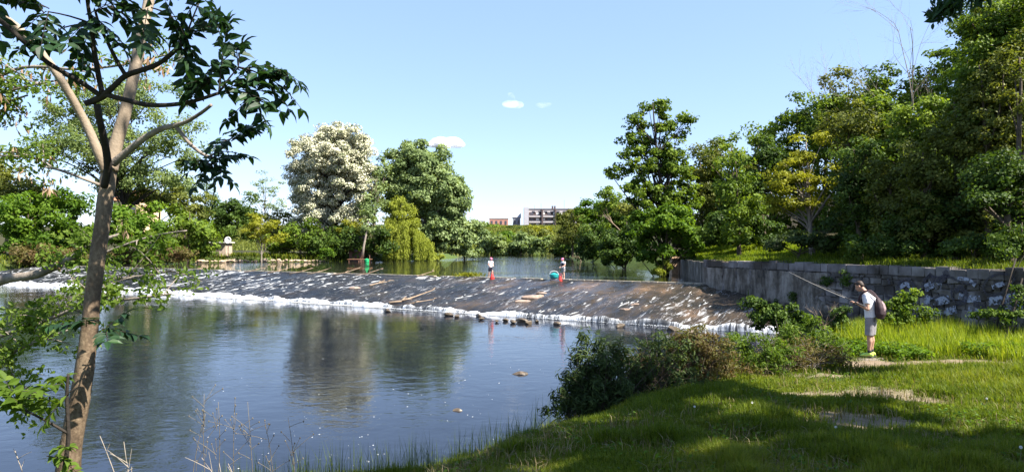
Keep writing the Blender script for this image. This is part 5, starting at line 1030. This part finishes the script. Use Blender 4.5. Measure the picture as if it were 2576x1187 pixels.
gm = MB(); n = 26000; vx = RNG.uniform(0, 1000, n); dd = RNG.uniform(76, 114, n); a = (vx - CX) / F * dd; k = (sdf(a, dd) > .3) & (sdf(a, dd) < 9); a, b_ = a[k], dd[k]; blades(gm, on(a, b_), .35 + .4 * RNG.random(len(a)), .12, .7); o = gm.build('grass', LM['grass']); tag(o, kind='stuff', label='grass on the left bank', cat='grass')
gm = MB(); n = 90000; a = RNG.uniform(-150, 150, n); b_ = RNG.uniform(218, 420, n); a = a * b_ / 300; blades(gm, on(a, b_), .8 + .8 * RNG.random(n), .6, .8); o = gm.build('scrub', LM['olive']); tag(o, kind='stuff', label='scrub covering the far hillside', cat='scrub')
# tall grass stems along the near water edge
gm = MB(); n = 1500; vx = RNG.uniform(560, 1420, n); a = (vx - CX) / F * 8.6; b_ = 8.2 + RNG.random(n) * 1.2 + np.clip(a + 1.5, 0, 4) * .5; k = (sdf(a, b_) > .02); a, b_ = a[k], b_[k]; blades(gm, on(a, b_), .25 + .5 * RNG.random(len(a)) ** 2, .007, .45, RNG.random(len(a)) * .5); o = gm.build('grass', LM['grass']); tag(o, kind='stuff', label='tall thin grass along the near water edge', cat='grass')
# dry stalks and dandelion clocks
STALK = plain('dry_stalk', (.10, .085, .06), .8, .3, 20); STALKP = plain('pale_stalk', (.26, .22, .17), .8, .2, 20)
for i, (vx, tv, pale, hh) in enumerate(((520, 990, 0, 0), (540, 1010, 0, 0), (590, 1030, 0, 0), (640, 1010, 0, 0), (690, 1060, 0, 0), (480, 1040, 0, 0), (745, 1050, 0, 0), (320, 1095, 1, 0), (345, 1110, 1, 0), (610, 1150, 1, 0), (630, 1165, 1, 0), (90, 1130, 1, 0))):
    d = 7.6 if not pale else 6.6; x = (vx - CX) / F * d; b3 = gp(x, d, -.03); H = max(.3, P(vx, tv, d)[2] - b3[2])
    st_ = thing('weed_stalk', ('thin dark dead weed stalk rising in front of the pool at the bottom left', 'pale dry broken stalk at the bottom left edge of the bank')[pale], 'plant', b3, ('dead weed stalks', 'pale dry stalks')[pale]); mb = MB(); rg = np.random.default_rng(300 + i)
    tp = b3 + np.array([rg.normal(0, .1) + (-.25 if pale else 0), 0, H]); tube(mb, bez(b3, tp, 0, 6, .04), np.linspace(.005 + .001 * pale, .0025, 6), 5); mb.build('stem', (STALK, STALKP)[pale], st_, True); mb = MB()
    for k in range(9 if not pale else 4):
        q = b3 + (tp - b3) * rg.uniform(.35, .98); e = q + np.array([rg.normal(0, .12), rg.normal(0, .05), .06 + .14 * rg.random()]); tube(mb, bez(q, e, .05, 4), [.003, .0028, .0025, .002], 4)
        if not pale: ell(mb, e, (.008, .008, .012), 4)
    mb.build('twig', (STALK, STALKP)[pale], st_)
SEED = plain('dandelion_seed', (.75, .74, .70), .9, .08, 30); STEMG = plain('flower_stem', (.09, .14, .03), .7, .2, 20)
for i, (vx, vy) in enumerate([(1890, 1012), (1745, 1022), (2565, 1124), (2480, 1004), (2100, 1074)]):
    d = (CZ - .85) * F / (vy - HY); x = (vx - CX) / F * d
    for _ in range(4): g = gp(x, d); d = (CZ - g[2] - .18) * F / (vy - HY); x = (vx - CX) / F * d
    g = gp(x, d, -.01); fl = thing('dandelion_clock', 'white dandelion clock standing in the near grass', 'flower', g, 'dandelion clocks in the grass'); mb = MB(); tube(mb, [g, g + [.01, 0, .18]], .003, 4); mb.build('stem', STEMG, fl); mb = MB(); c = g + [.01, 0, .19]
    q = rand_dirs(90); leaves(mb, np.tile(c, (90, 1)), q, rand_dirs(90), .014, .009, .5); mb.build('seed_head', SEED, fl)

# ------------------------------------------------------------------ people
SKIN = plain('skin', (.38, .215, .15), .55, .15, 9); HAIR = plain('hair_dark', (.035, .022, .015), .6, .3, 60)
SHIRT = plain('shirt_white', (.60, .59, .62), .85, .06, 11, bmp=1.6); SHORTS = plain('shorts_grey', (.20, .19, .20), .85, .15, 11, bmp=1.6)
SOCK = plain('sock_dark', (.02, .022, .025), .9, .2, 30); SHOE = plain('shoe_lime', (.42, .58, .10), .6, .2, 20); SOLE = plain('shoe_sole', (.05, .05, .05), .8, .2, 20)
MAROON = plain('pack_maroon', (.030, .016, .020), .7, .35, 14); PINK = plain('pack_panel', (.22, .15, .155), .7, .2, 12)
def hand(mb, wr, d, nrm_, side, s=1.0, curl=1.0):
    """palm, four bent fingers of different lengths and a thumb from the side of the palm"""
    d = nrm(d); n_ = nrm(np.asarray(nrm_) - d * (np.asarray(nrm_) @ d)); w_ = np.cross(d, n_) * side
    loft(mb, [wr - d * .01 * s, wr + d * .03 * s, wr + d * .085 * s], [(.026 * s, .018 * s), (.040 * s, .017 * s), (.042 * s, .014 * s)], w_, 10)
    for k, (o, L) in enumerate(((-.031, .066), (-.011, .076), (.010, .071), (.029, .056))):
        b0 = wr + d * .082 * s + w_ * o * s; a1 = curl * .7; a2 = curl * 1.5
        p1 = b0 + (d * math.cos(a1 * .5) - n_ * math.sin(a1 * .5)) * L * .45 * s; p2 = p1 + (d * math.cos(a1 + .3) - n_ * math.sin(a1 + .3)) * L * .32 * s; p3 = p2 + (d * math.cos(a2 + .3) - n_ * math.sin(a2 + .3)) * L * .26 * s
        loft(mb, [b0 - d * .012 * s, p1, p2, p3], [.0098 * s, .0092 * s, .0085 * s, .0072 * s], None, 8)
    t0 = wr + d * .028 * s - w_ * .036 * s; t1 = t0 + (d * .55 - w_ * .6 - n_ * .35) * .042 * s; t2 = t1 + (d * .8 - n_ * .5) * .032 * s
    loft(mb, [t0, t1, t2], [.013 * s, .011 * s, .008 * s], None, 8)
def head(mb, c, f, up, s=1.0):
    """skull, jaw, nose, ears, brow; f = facing, up = crown"""
    f = nrm(f); up = nrm(np.asarray(up) - f * (np.asarray(up) @ f)); l = np.cross(up, f); R = np.stack([l, f, up], 1)
    def q(x, y, z): return c + R @ (np.array([x, y, z]) * s)
    ell(mb, q(0, -.012, .035), np.array([.074, .092, .085]) * s, 12, R); ell(mb, q(0, .030, -.045), np.array([.056, .062, .068]) * s, 10, R); ell(mb, q(0, .055, -.088), np.array([.026, .022, .020]) * s, 8, R)
    loft(mb, [q(0, .078, .022), q(0, .100, -.020), q(0, .090, -.034)], [.011 * s, .017 * s, .013 * s], None, 8)
    for sx in (-1, 1):
        ell(mb, q(sx * .077, -.004, -.004), np.array([.010, .020, .032]) * s, 8, R); ell(mb, q(sx * .030, .074, .020), np.array([.022, .012, .010]) * s, 8, R)
    ell(mb, q(0, .088, -.058), np.array([.022, .010, .008]) * s, 8, R)
    return R, q
def person_parts(root, J, s, mats, voxel, f, hf, hup, hair=True, cap=None, handcurl=1.0):
    o = np.array(root['_w']); j = {k: o + np.array(v, float) for k, v in J.items()}
    lat = nrm(j['shR'] - j['shL']); lath = nrm(j['hipR'] - j['hipL'])
    mb = MB()
    loft(mb, [j['pelvis'] - [0, 0, .06 * s], j['pelvis'] + [0, 0, .06 * s], (j['pelvis'] + j['chest']) / 2, j['chest'], j['chest'] + (j['neck'] - j['chest']) * .62, j['neck']], [(.145 * s, .10 * s), (.155 * s, .112 * s), (.135 * s, .095 * s), (.165 * s, .112 * s), (.150 * s, .090 * s), (.062 * s, .058 * s)], lat, 16)
    loft(mb, [j['neck'] - (j['head'] - j['neck']) * .25, j['neck'] + (j['head'] - j['neck']) * .35, j['head']], [.060 * s, .054 * s, .054 * s], None, 12)
    R, q = head(mb, j['head'] + nrm(hf) * .01 * s, hf, hup, s)
    for S in 'LR':
        sh, el_, wr, hi, kn, an = (j[k + S] for k in ('sh', 'el', 'wr', 'hip', 'kn', 'an'))
        loft(mb, [sh - (el_ - sh) * .08, sh + (el_ - sh) * .15, sh + (el_ - sh) * .55, el_], [.050 * s, .053 * s, .046 * s, .038 * s], None, 12)
        loft(mb, [el_ - (wr - el_) * .05, el_ + (wr - el_) * .28, wr], [.038 * s, .042 * s, .026 * s], None, 12)
        loft(mb, [hi + [0, 0, .05 * s], hi - [0, 0, .12 * s], kn + [0, 0, .10 * s], kn], [.080 * s, .086 * s, .062 * s, .054 * s], None, 12)
        loft(mb, [kn + [0, 0, .03 * s], kn + (an - kn) * .30 - np.append(f, 0) * .014 * s, kn + (an - kn) * .65, an], [.052 * s, .060 * s, .044 * s, .036 * s], None, 12)
        hd = j['ha' + S] - wr; hand(mb, wr, hd, J['palm' + S], 1 if S == 'L' else -1, s, handcurl)
        loft(mb, [an + [0, 0, .02 * s], an - [0, 0, .05 * s], an - [0, 0, .06 * s] + np.append(f, 0) * .10 * s], [.036 * s, .042 * s, .034 * s], None, 10)
    fused(mb, 'body', mats['skin'], root, voxel, 3)
    mb = MB()   # shirt
    hem = j['pelvis'] + [0, 0, .015 * s]
    loft(mb, [hem, (j['pelvis'] + j['chest']) / 2, j['chest'], j['chest'] + (j['neck'] - j['chest']) * .62, j['neck'] - (j['neck'] - j['chest']) * .06], [(.172 * s, .128 * s), (.160 * s, .118 * s), (.182 * s, .128 * s), (.166 * s, .106 * s), (.078 * s, .072 * s)], lat, 18)
    for S in 'LR':
        sh, el_ = j['sh' + S], j['el' + S]; loft(mb, [sh - (el_ - sh) * .12, sh + (el_ - sh) * .2, sh + (el_ - sh) * .58], [.058 * s, .072 * s, .070 * s], None, 12)
    fused(mb, 'shirt', mats['shirt'], root, voxel * 1.3, 4)
    mb = MB()   # shorts
    loft(mb, [j['pelvis'] - [0, 0, .10 * s], j['pelvis'] + [0, 0, .03 * s]], [(.172 * s, .125 * s), (.160 * s, .118 * s)], lath, 16)
    for S in 'LR':
        hi, kn = j['hip' + S], j['kn' + S]; loft(mb, [hi + [0, 0, .04 * s], hi - [0, 0, .12 * s], kn + (hi - kn) * mats.get('short', .05)], [.096 * s, .106 * s, .094 * s], None, 14)
    fused(mb, 'shorts', mats['shorts'], root, voxel * 1.3, 4)
    fl = np.append(f, 0)
    for S in 'LR':
        an = j['an' + S]; sl_ = np.array([-f[1], f[0], 0])
        if 'shoe' in mats:
            mb = MB(); gz_ = o[2] + .012; b0 = np.array([an[0], an[1], gz_])
            loft(mb, [b0 - fl * .075 * s + [0, 0, .045], b0 + [0, 0, .052], b0 + fl * .08 * s + [0, 0, .042], b0 + fl * .17 * s + [0, 0, .028], b0 + fl * .20 * s + [0, 0, .022]], [(.036 * s, .040), (.042 * s, .050), (.046 * s, .038), (.042 * s, .024), (.026 * s, .016)], sl_, 12); loft(mb, [b0 + [0, 0, .07], b0 + [0, 0, .105]], [.046, .044], None, 12)
            sh_ = fused(mb, 'shoe', mats['shoe'], root, .008, 2)
            mb = MB(); loft(mb, [b0 - fl * .08 * s, b0, b0 + fl * .08 * s, b0 + fl * .19 * s], [(.040 * s, .012), (.044 * s, .012), (.050 * s, .012), (.036 * s, .011)], sl_, 12); mb.build('sole', SOLE, sh_, True)
        if 'sock' in mats:
            mb = MB(); loft(mb, [an - [0, 0, .0], an + [0, 0, .07 * s]], [.043 * s, .046 * s], None, 12); mb.build('sock', mats['sock'], root, True)
    if hair:
        mb = MB(); ell(mb, q(0, -.022, .052), np.array([.079, .090, .080]) * s, 12, R); ell(mb, q(0, -.055, .010), np.array([.070, .055, .065]) * s, 10, R); ell(mb, q(0, .035, .105), np.array([.055, .045, .025]) * s, 10, R); fused(mb, 'hair', HAIR, root, .010 * s, 2)
    return j, R, q
# the angler
fdir = nrm(np.array([-.78, .62])); A_ = {'pelvis': (0, 0, .90), 'chest': (-.03, .02, 1.27), 'neck': (-.095, .06, 1.51), 'head': (-.185, .125, 1.645),
  'shL': (-.155, -.115, 1.42), 'shR': (.095, .175, 1.42), 'elL': (-.17, -.20, 1.13), 'wrL': (-.365, -.04, 1.27), 'haL': (-.45, .02, 1.31), 'palmL': (.2, -.1, 1),
  'elR': (.27, .20, 1.16), 'wrR': (.02, .27, 1.19), 'haR': (-.07, .25, 1.22), 'palmR': (.1, 0, 1),
  'hipL': (-.065, -.08, .88), 'hipR': (.065, .08, .88), 'knL': (-.085, -.085, .49), 'anL': (-.075, -.085, .10), 'knR': (.06, .085, .49), 'anR': (.065, .085, .10)}
ang_ = thing('person', 'man fishing from the grassy bank in white tee shirt and grey shorts', 'person', FEET)
JA, RA, qa = person_parts(ang_, A_, 1.0, dict(skin=SKIN, shirt=SHIRT, shorts=SHORTS, shoe=SHOE, sock=SOCK, short=.06), .0075, fdir, np.append(fdir, 0) + [0, 0, -.62], (0, 0, 1), handcurl=1.3)
# backpack: a thing worn on the back
bk = np.append(-fdir, 0); ltr = np.array([-bk[1], bk[0], 0]); pc = FEET + np.array([0, 0, 1.14]) + bk * .205 + np.array([-.02, .0, 0])
pk = thing('backpack', 'dark maroon drawstring backpack with a pale panel on the angler\'s back', 'backpack', FEET + np.array([0, 0, .92]) + bk * .2)
mb = MB(); loft(mb, [pc + [0, 0, -.22], pc + [0, 0, -.12] + bk * .02, pc + [0, 0, .02] + bk * .01, pc + [0, 0, .15] - bk * .02, pc + [0, 0, .24] - bk * .05], [(.13, .085), (.165, .115), (.155, .105), (.125, .075), (.07, .04)], ltr, 16); fused(mb, 'bag', MAROON, pk, .012, 3)
mb = MB(); c = pc + bk * .085; loft(mb, [c + [0, 0, -.08], c + [0, 0, .0] + bk * .012, c + [0, 0, .10] - bk * .012, c + [0, 0, .17] - bk * .05], [(.10, .03), (.105, .035), (.085, .03), (.05, .02)], ltr, 14); fused(mb, 'panel', PINK, pk, .010, 3)
for sx, S in ((-1, 'L'), (1, 'R')):
    sh = JA['sh' + S]; e = pc + ltr * sx * -.0 + [0, 0, .22]; mb = MB(); inn = sh * .62 + JA['neck'] * .38
    tube(mb, spl([pc + [0, 0, .23] - bk * .03, inn + bk * .10 + [0, 0, .035], inn + [0, 0, .085], inn - bk * .125 + [0, 0, -.02], inn - bk * .14 + [0, 0, -.20], JA['elL' if S == 'L' else 'shR'] * .0 + inn * .7 + pc * .3 + [0, 0, -.28] - bk * .02], 4), .022, 6); mb.build('strap', MAROON, pk, True)
mb = MB(); tube(mb, spl([pc + [0, 0, -.16] - ltr * .02, pc + [-.14, -.06, -.20], pc + [-.15, -.06, -.30]], 4), .014, 5); mb.build('strap_end', SOLE, pk, True)
# rod
tip = P(1985, 684, 17.2); h0 = JA['wrL'] + nrm(JA['haL'] - JA['wrL']) * .085 + [0, 0, .012]; butt = h0 - nrm(tip - h0) * .36
rod = thing('fishing_rod', 'long thin pale fishing rod held out over the pool by the angler', 'fishing rod', h0)
mb = MB(); tube(mb, [h0 + (tip - h0) * x + [0, 0, -.10 * x * (1 - x)] for x in np.linspace(.08, 1, 8)], np.linspace(.008, .0035, 8), 6); mb.build('blank', plain('rod_pale', (.34, .31, .27), .35, .1, 10), rod, True)
mb = MB(); tube(mb, [butt, h0 + (tip - h0) * .10], .015, 8); mb.build('grip', SOLE, rod, True)
mb = MB(); rc_ = h0 - nrm(tip - h0) * .05 + [0, 0, -.06]; ell(mb, rc_, (.035, .03, .035), 8); tube(mb, [rc_, h0], .008, 5); tube(mb, [rc_, rc_ + [0, -.06, -.02]], .006, 5); mb.build('reel', SOLE, rod, True)
mb = MB(); tube(mb, [h0 + (tip - h0) * x + [0, 0, .035 * math.sin(3.1 * min(1, x * 2))] for x in np.linspace(.05, .55, 8)], .0018, 4); mb.build('line', plain('line_pale', (.35, .35, .35), .3, .05, 5), rod)
# the two children on the crest
PINKC = plain('cap_pink', (.78, .16, .30), .6, .1, 10); REDP = plain('red_plastic', (.50, .035, .03), .5, .15, 10); TEAL = plain('teal_plastic', (.012, .22, .22), .45, .15, 6); BLACKC = plain('cloth_black', (.022, .022, .035), .8, .2, 10); KSKIN = plain('skin_fair', (.55, .33, .25), .55, .06, 6)
def child(label, base, f, shirt, shorts, vest, s=.74, step=0.):
    f = nrm(np.array(f)); r = np.array([f[1], -f[0]]); base = np.array(base)
    def J3(a, b_, z): return (r[0] * a + f[0] * b_, r[1] * a + f[1] * b_, z)
    k = s
    J = {'pelvis': J3(0, 0, .90 * k), 'chest': J3(0, .01, 1.25 * k), 'neck': J3(0, .03, 1.46 * k), 'head': J3(0, .06, 1.60 * k), 'shL': J3(-.17 * k, .01, 1.40 * k), 'shR': J3(.17 * k, .01, 1.40 * k), 'elL': J3(-.22 * k, .03, 1.13 * k), 'elR': J3(.22 * k, .0, 1.13 * k), 'wrL': J3(-.14 * k, .22 * k, 1.04 * k), 'wrR': J3(.16 * k, .2 * k, 1.0 * k), 'haL': J3(-.09 * k, .28 * k, 1.02 * k), 'haR': J3(.13 * k, .27 * k, .96 * k), 'palmL': (0, 0, 1), 'palmR': (0, 0, 1),
         'hipL': J3(-.09 * k, 0, .86 * k), 'hipR': J3(.09 * k, 0, .86 * k), 'knL': J3(-.10 * k, .04 + step, .48 * k), 'knR': J3(.10 * k, .02 - step, .48 * k), 'anL': J3(-.10 * k, step, .09 * k), 'anR': J3(.11 * k, -step * 1.2, .09 * k)}
    rt = thing('person', label, 'person', base); j, R, q = person_parts(rt, J, k * 1.02, dict(skin=KSKIN, shirt=shirt, shorts=shorts, short=.25), .011, f, np.append(f, -.35), (0, 0, 1), hair=False)
    mb = MB(); ell(mb, q(0, -.012, .050), np.array([.092, .108, .085]) * s * 1.12, 12, R); loft(mb, [q(0, .06, .040), q(0, .155, .022)], [(.075 * s, .012), (.055 * s, .008)], R[:, 0], 12); ell(mb, q(0, -.06, .0), np.array([.07, .05, .06]) * s, 8, R); fused(mb, 'cap', PINKC, rt, .012, 2)
    if vest:
        mb = MB(); lat = np.array([r[0], r[1], 0]); loft(mb, [j['pelvis'] + [0, 0, .14 * k], j['chest'], j['chest'] + (j['neck'] - j['chest']) * .5], [(.175 * k, .135 * k), (.19 * k, .142 * k), (.15 * k, .11 * k)], lat, 14); fused(mb, 'vest', BLACKC, rt, .014, 2)
    return rt
K1 = P(1234, 702, 42.6); K1[2] = 1.44; K2 = P(1417, 704, 40.6); K2[2] = 1.44
child('child in pink cap, white top and dark shorts standing on the weir crest', K1, (.5, -.85), SHIRT, BLACKC, False, step=.07)
child('child in pink cap and black vest beside the teal tub on the weir crest', K2, (-.7, -.7), SHIRT, SHORTS, True)
def sack(label, c, h=.40, w_=.15):
    rt = thing('dry_bag', label, 'bag', c, 'red bags on the weir crest'); c = np.array(c); mb = MB(); loft(mb, [c, c + [0, 0, h * .12], c + [0, 0, h * .5], c + [.0, 0, h * .85], c + [.02, 0, h]], [(w_ * .7, w_ * .5), (w_, w_ * .65), (w_ * .9, w_ * .6), (w_ * .5, w_ * .3), (w_ * .28, w_ * .2)], (1, 0, 0), 14); fused(mb, 'bag', REDP, rt, .016, 2)
    mb = MB(); a = c + [0, 0, h]; tube(mb, spl([a + [-.05, 0, -.02], a + [-.04, 0, .12], a + [.05, 0, .13], a + [.06, 0, -.02]], 4), .012, 6); mb.build('handle', REDP, rt, True)
sack('red bag hanging at the feet of the left child on the weir crest', K1 + [.12, -.50, -.14]); sack('red bag hanging over the crest beside the teal tub', K2 + [-.22, -.50, -.24], .44, .13)
tc = K2 + np.array([-.58, -.25, -.10]); tb_ = thing('teal_tub', 'teal round tub with a looped handle on a black bag, left of the second child', 'tub', tc)
mb = MB(); loft(mb, [tc + [0, 0, .12], tc + [0, 0, .2], tc + [0, 0, .34], tc + [0, 0, .38]], [.18, .24, .27, .25]); mb.build('body', TEAL, tb_, True)
mb = MB(); loft(mb, [tc + [0, 0, .36], tc + [0, 0, .40]], [.285, .275]); mb.build('rim', TEAL, tb_)
mb = MB(); tube(mb, spl([tc + [-.28, 0, .36], tc + [-.2, 0, .54], tc + [0, 0, .60], tc + [.2, 0, .54], tc + [.28, 0, .36]], 4), .018, 6); mb.build('handle', WHITE, tb_, True)
bc = K2 + np.array([-.72, -.62, -.42]); bb_ = thing('black_bag', 'black bag lying on the weir under the teal tub', 'bag', bc)
mb = MB(); loft(mb, [bc + [-.34, 0, .10], bc + [-.2, 0, .18], bc + [.1, 0, .24], bc + [.42, .05, .28]], [(.10, .10), (.20, .17), (.22, .2), (.14, .14)], (0, 1, 0), 14); fused(mb, 'bag', BLACKC, bb_, .018, 2)
mb = MB(); tube(mb, spl([bc + [-.15, 0, .34], bc + [0, -.05, .48], bc + [.2, 0, .44]], 4), .014, 6); mb.build('handle', BLACKC, bb_, True)

# ------------------------------------------------------------------ clouds
CL = plain('cloud_white', (.93, .93, .93), 1.0, .01, 1)
def cloud(label, vx, vy, d, blobs, dens):
    c = P(vx, vy, d); mb = MB()
    for bx, by, rx, ry in blobs: ell(mb, P(bx, by, d + RNG.normal(0, 10)), (rx / F * d, (rx + ry) / 2 / F * d, ry / F * d), 10)
    off = c; root = thing('cloud', label, 'cloud', c); o = fused(mb, 'puff', None, root, d * .0022, 2)
    m, t, b, out = newmat('cloud_vapour'); t.nodes.remove(b); pv_ = N(t, 'ShaderNodeVolumePrincipled'); pv_.inputs['Color'].default_value = (.98, .98, .98, 1); pv_.inputs['Anisotropy'].default_value = 0.1
    f = noise(t, geo(t), 42.0 / d, 5, .6); rp = ramp(t, [(.44, (0, 0, 0)), (.66, (1, 1, 1))]); t.links.new(f, rp.inputs[0]); t.links.new(math_(t, 'MULTIPLY', rp.outputs[0], dens), pv_.inputs['Density']); t.links.new(pv_.outputs[0], out.inputs['Volume'])
    o.data.materials.clear(); o.data.materials.append(m)
cloud('small bright white cloud low in the sky, just right of the green poplar', 1120, 362, 1500, [(1120, 362, 42, 12), (1105, 356, 26, 12), (1138, 358, 28, 13), (1150, 364, 22, 9), (1090, 364, 22, 8)], .5)
cloud('faint ragged wisp of cloud high over the river, larger of two', 1290, 258, 1600, [(1285, 262, 24, 10), (1300, 264, 20, 10), (1285, 244, 12, 12), (1272, 258, 12, 8)], .03)
cloud('faintest tiny wisp of cloud right of the ragged one', 1366, 265, 1600, [(1366, 265, 22, 7), (1380, 262, 10, 5)], .012)
for o_ in bpy.data.objects:
    if '_w' in o_: del o_['_w']
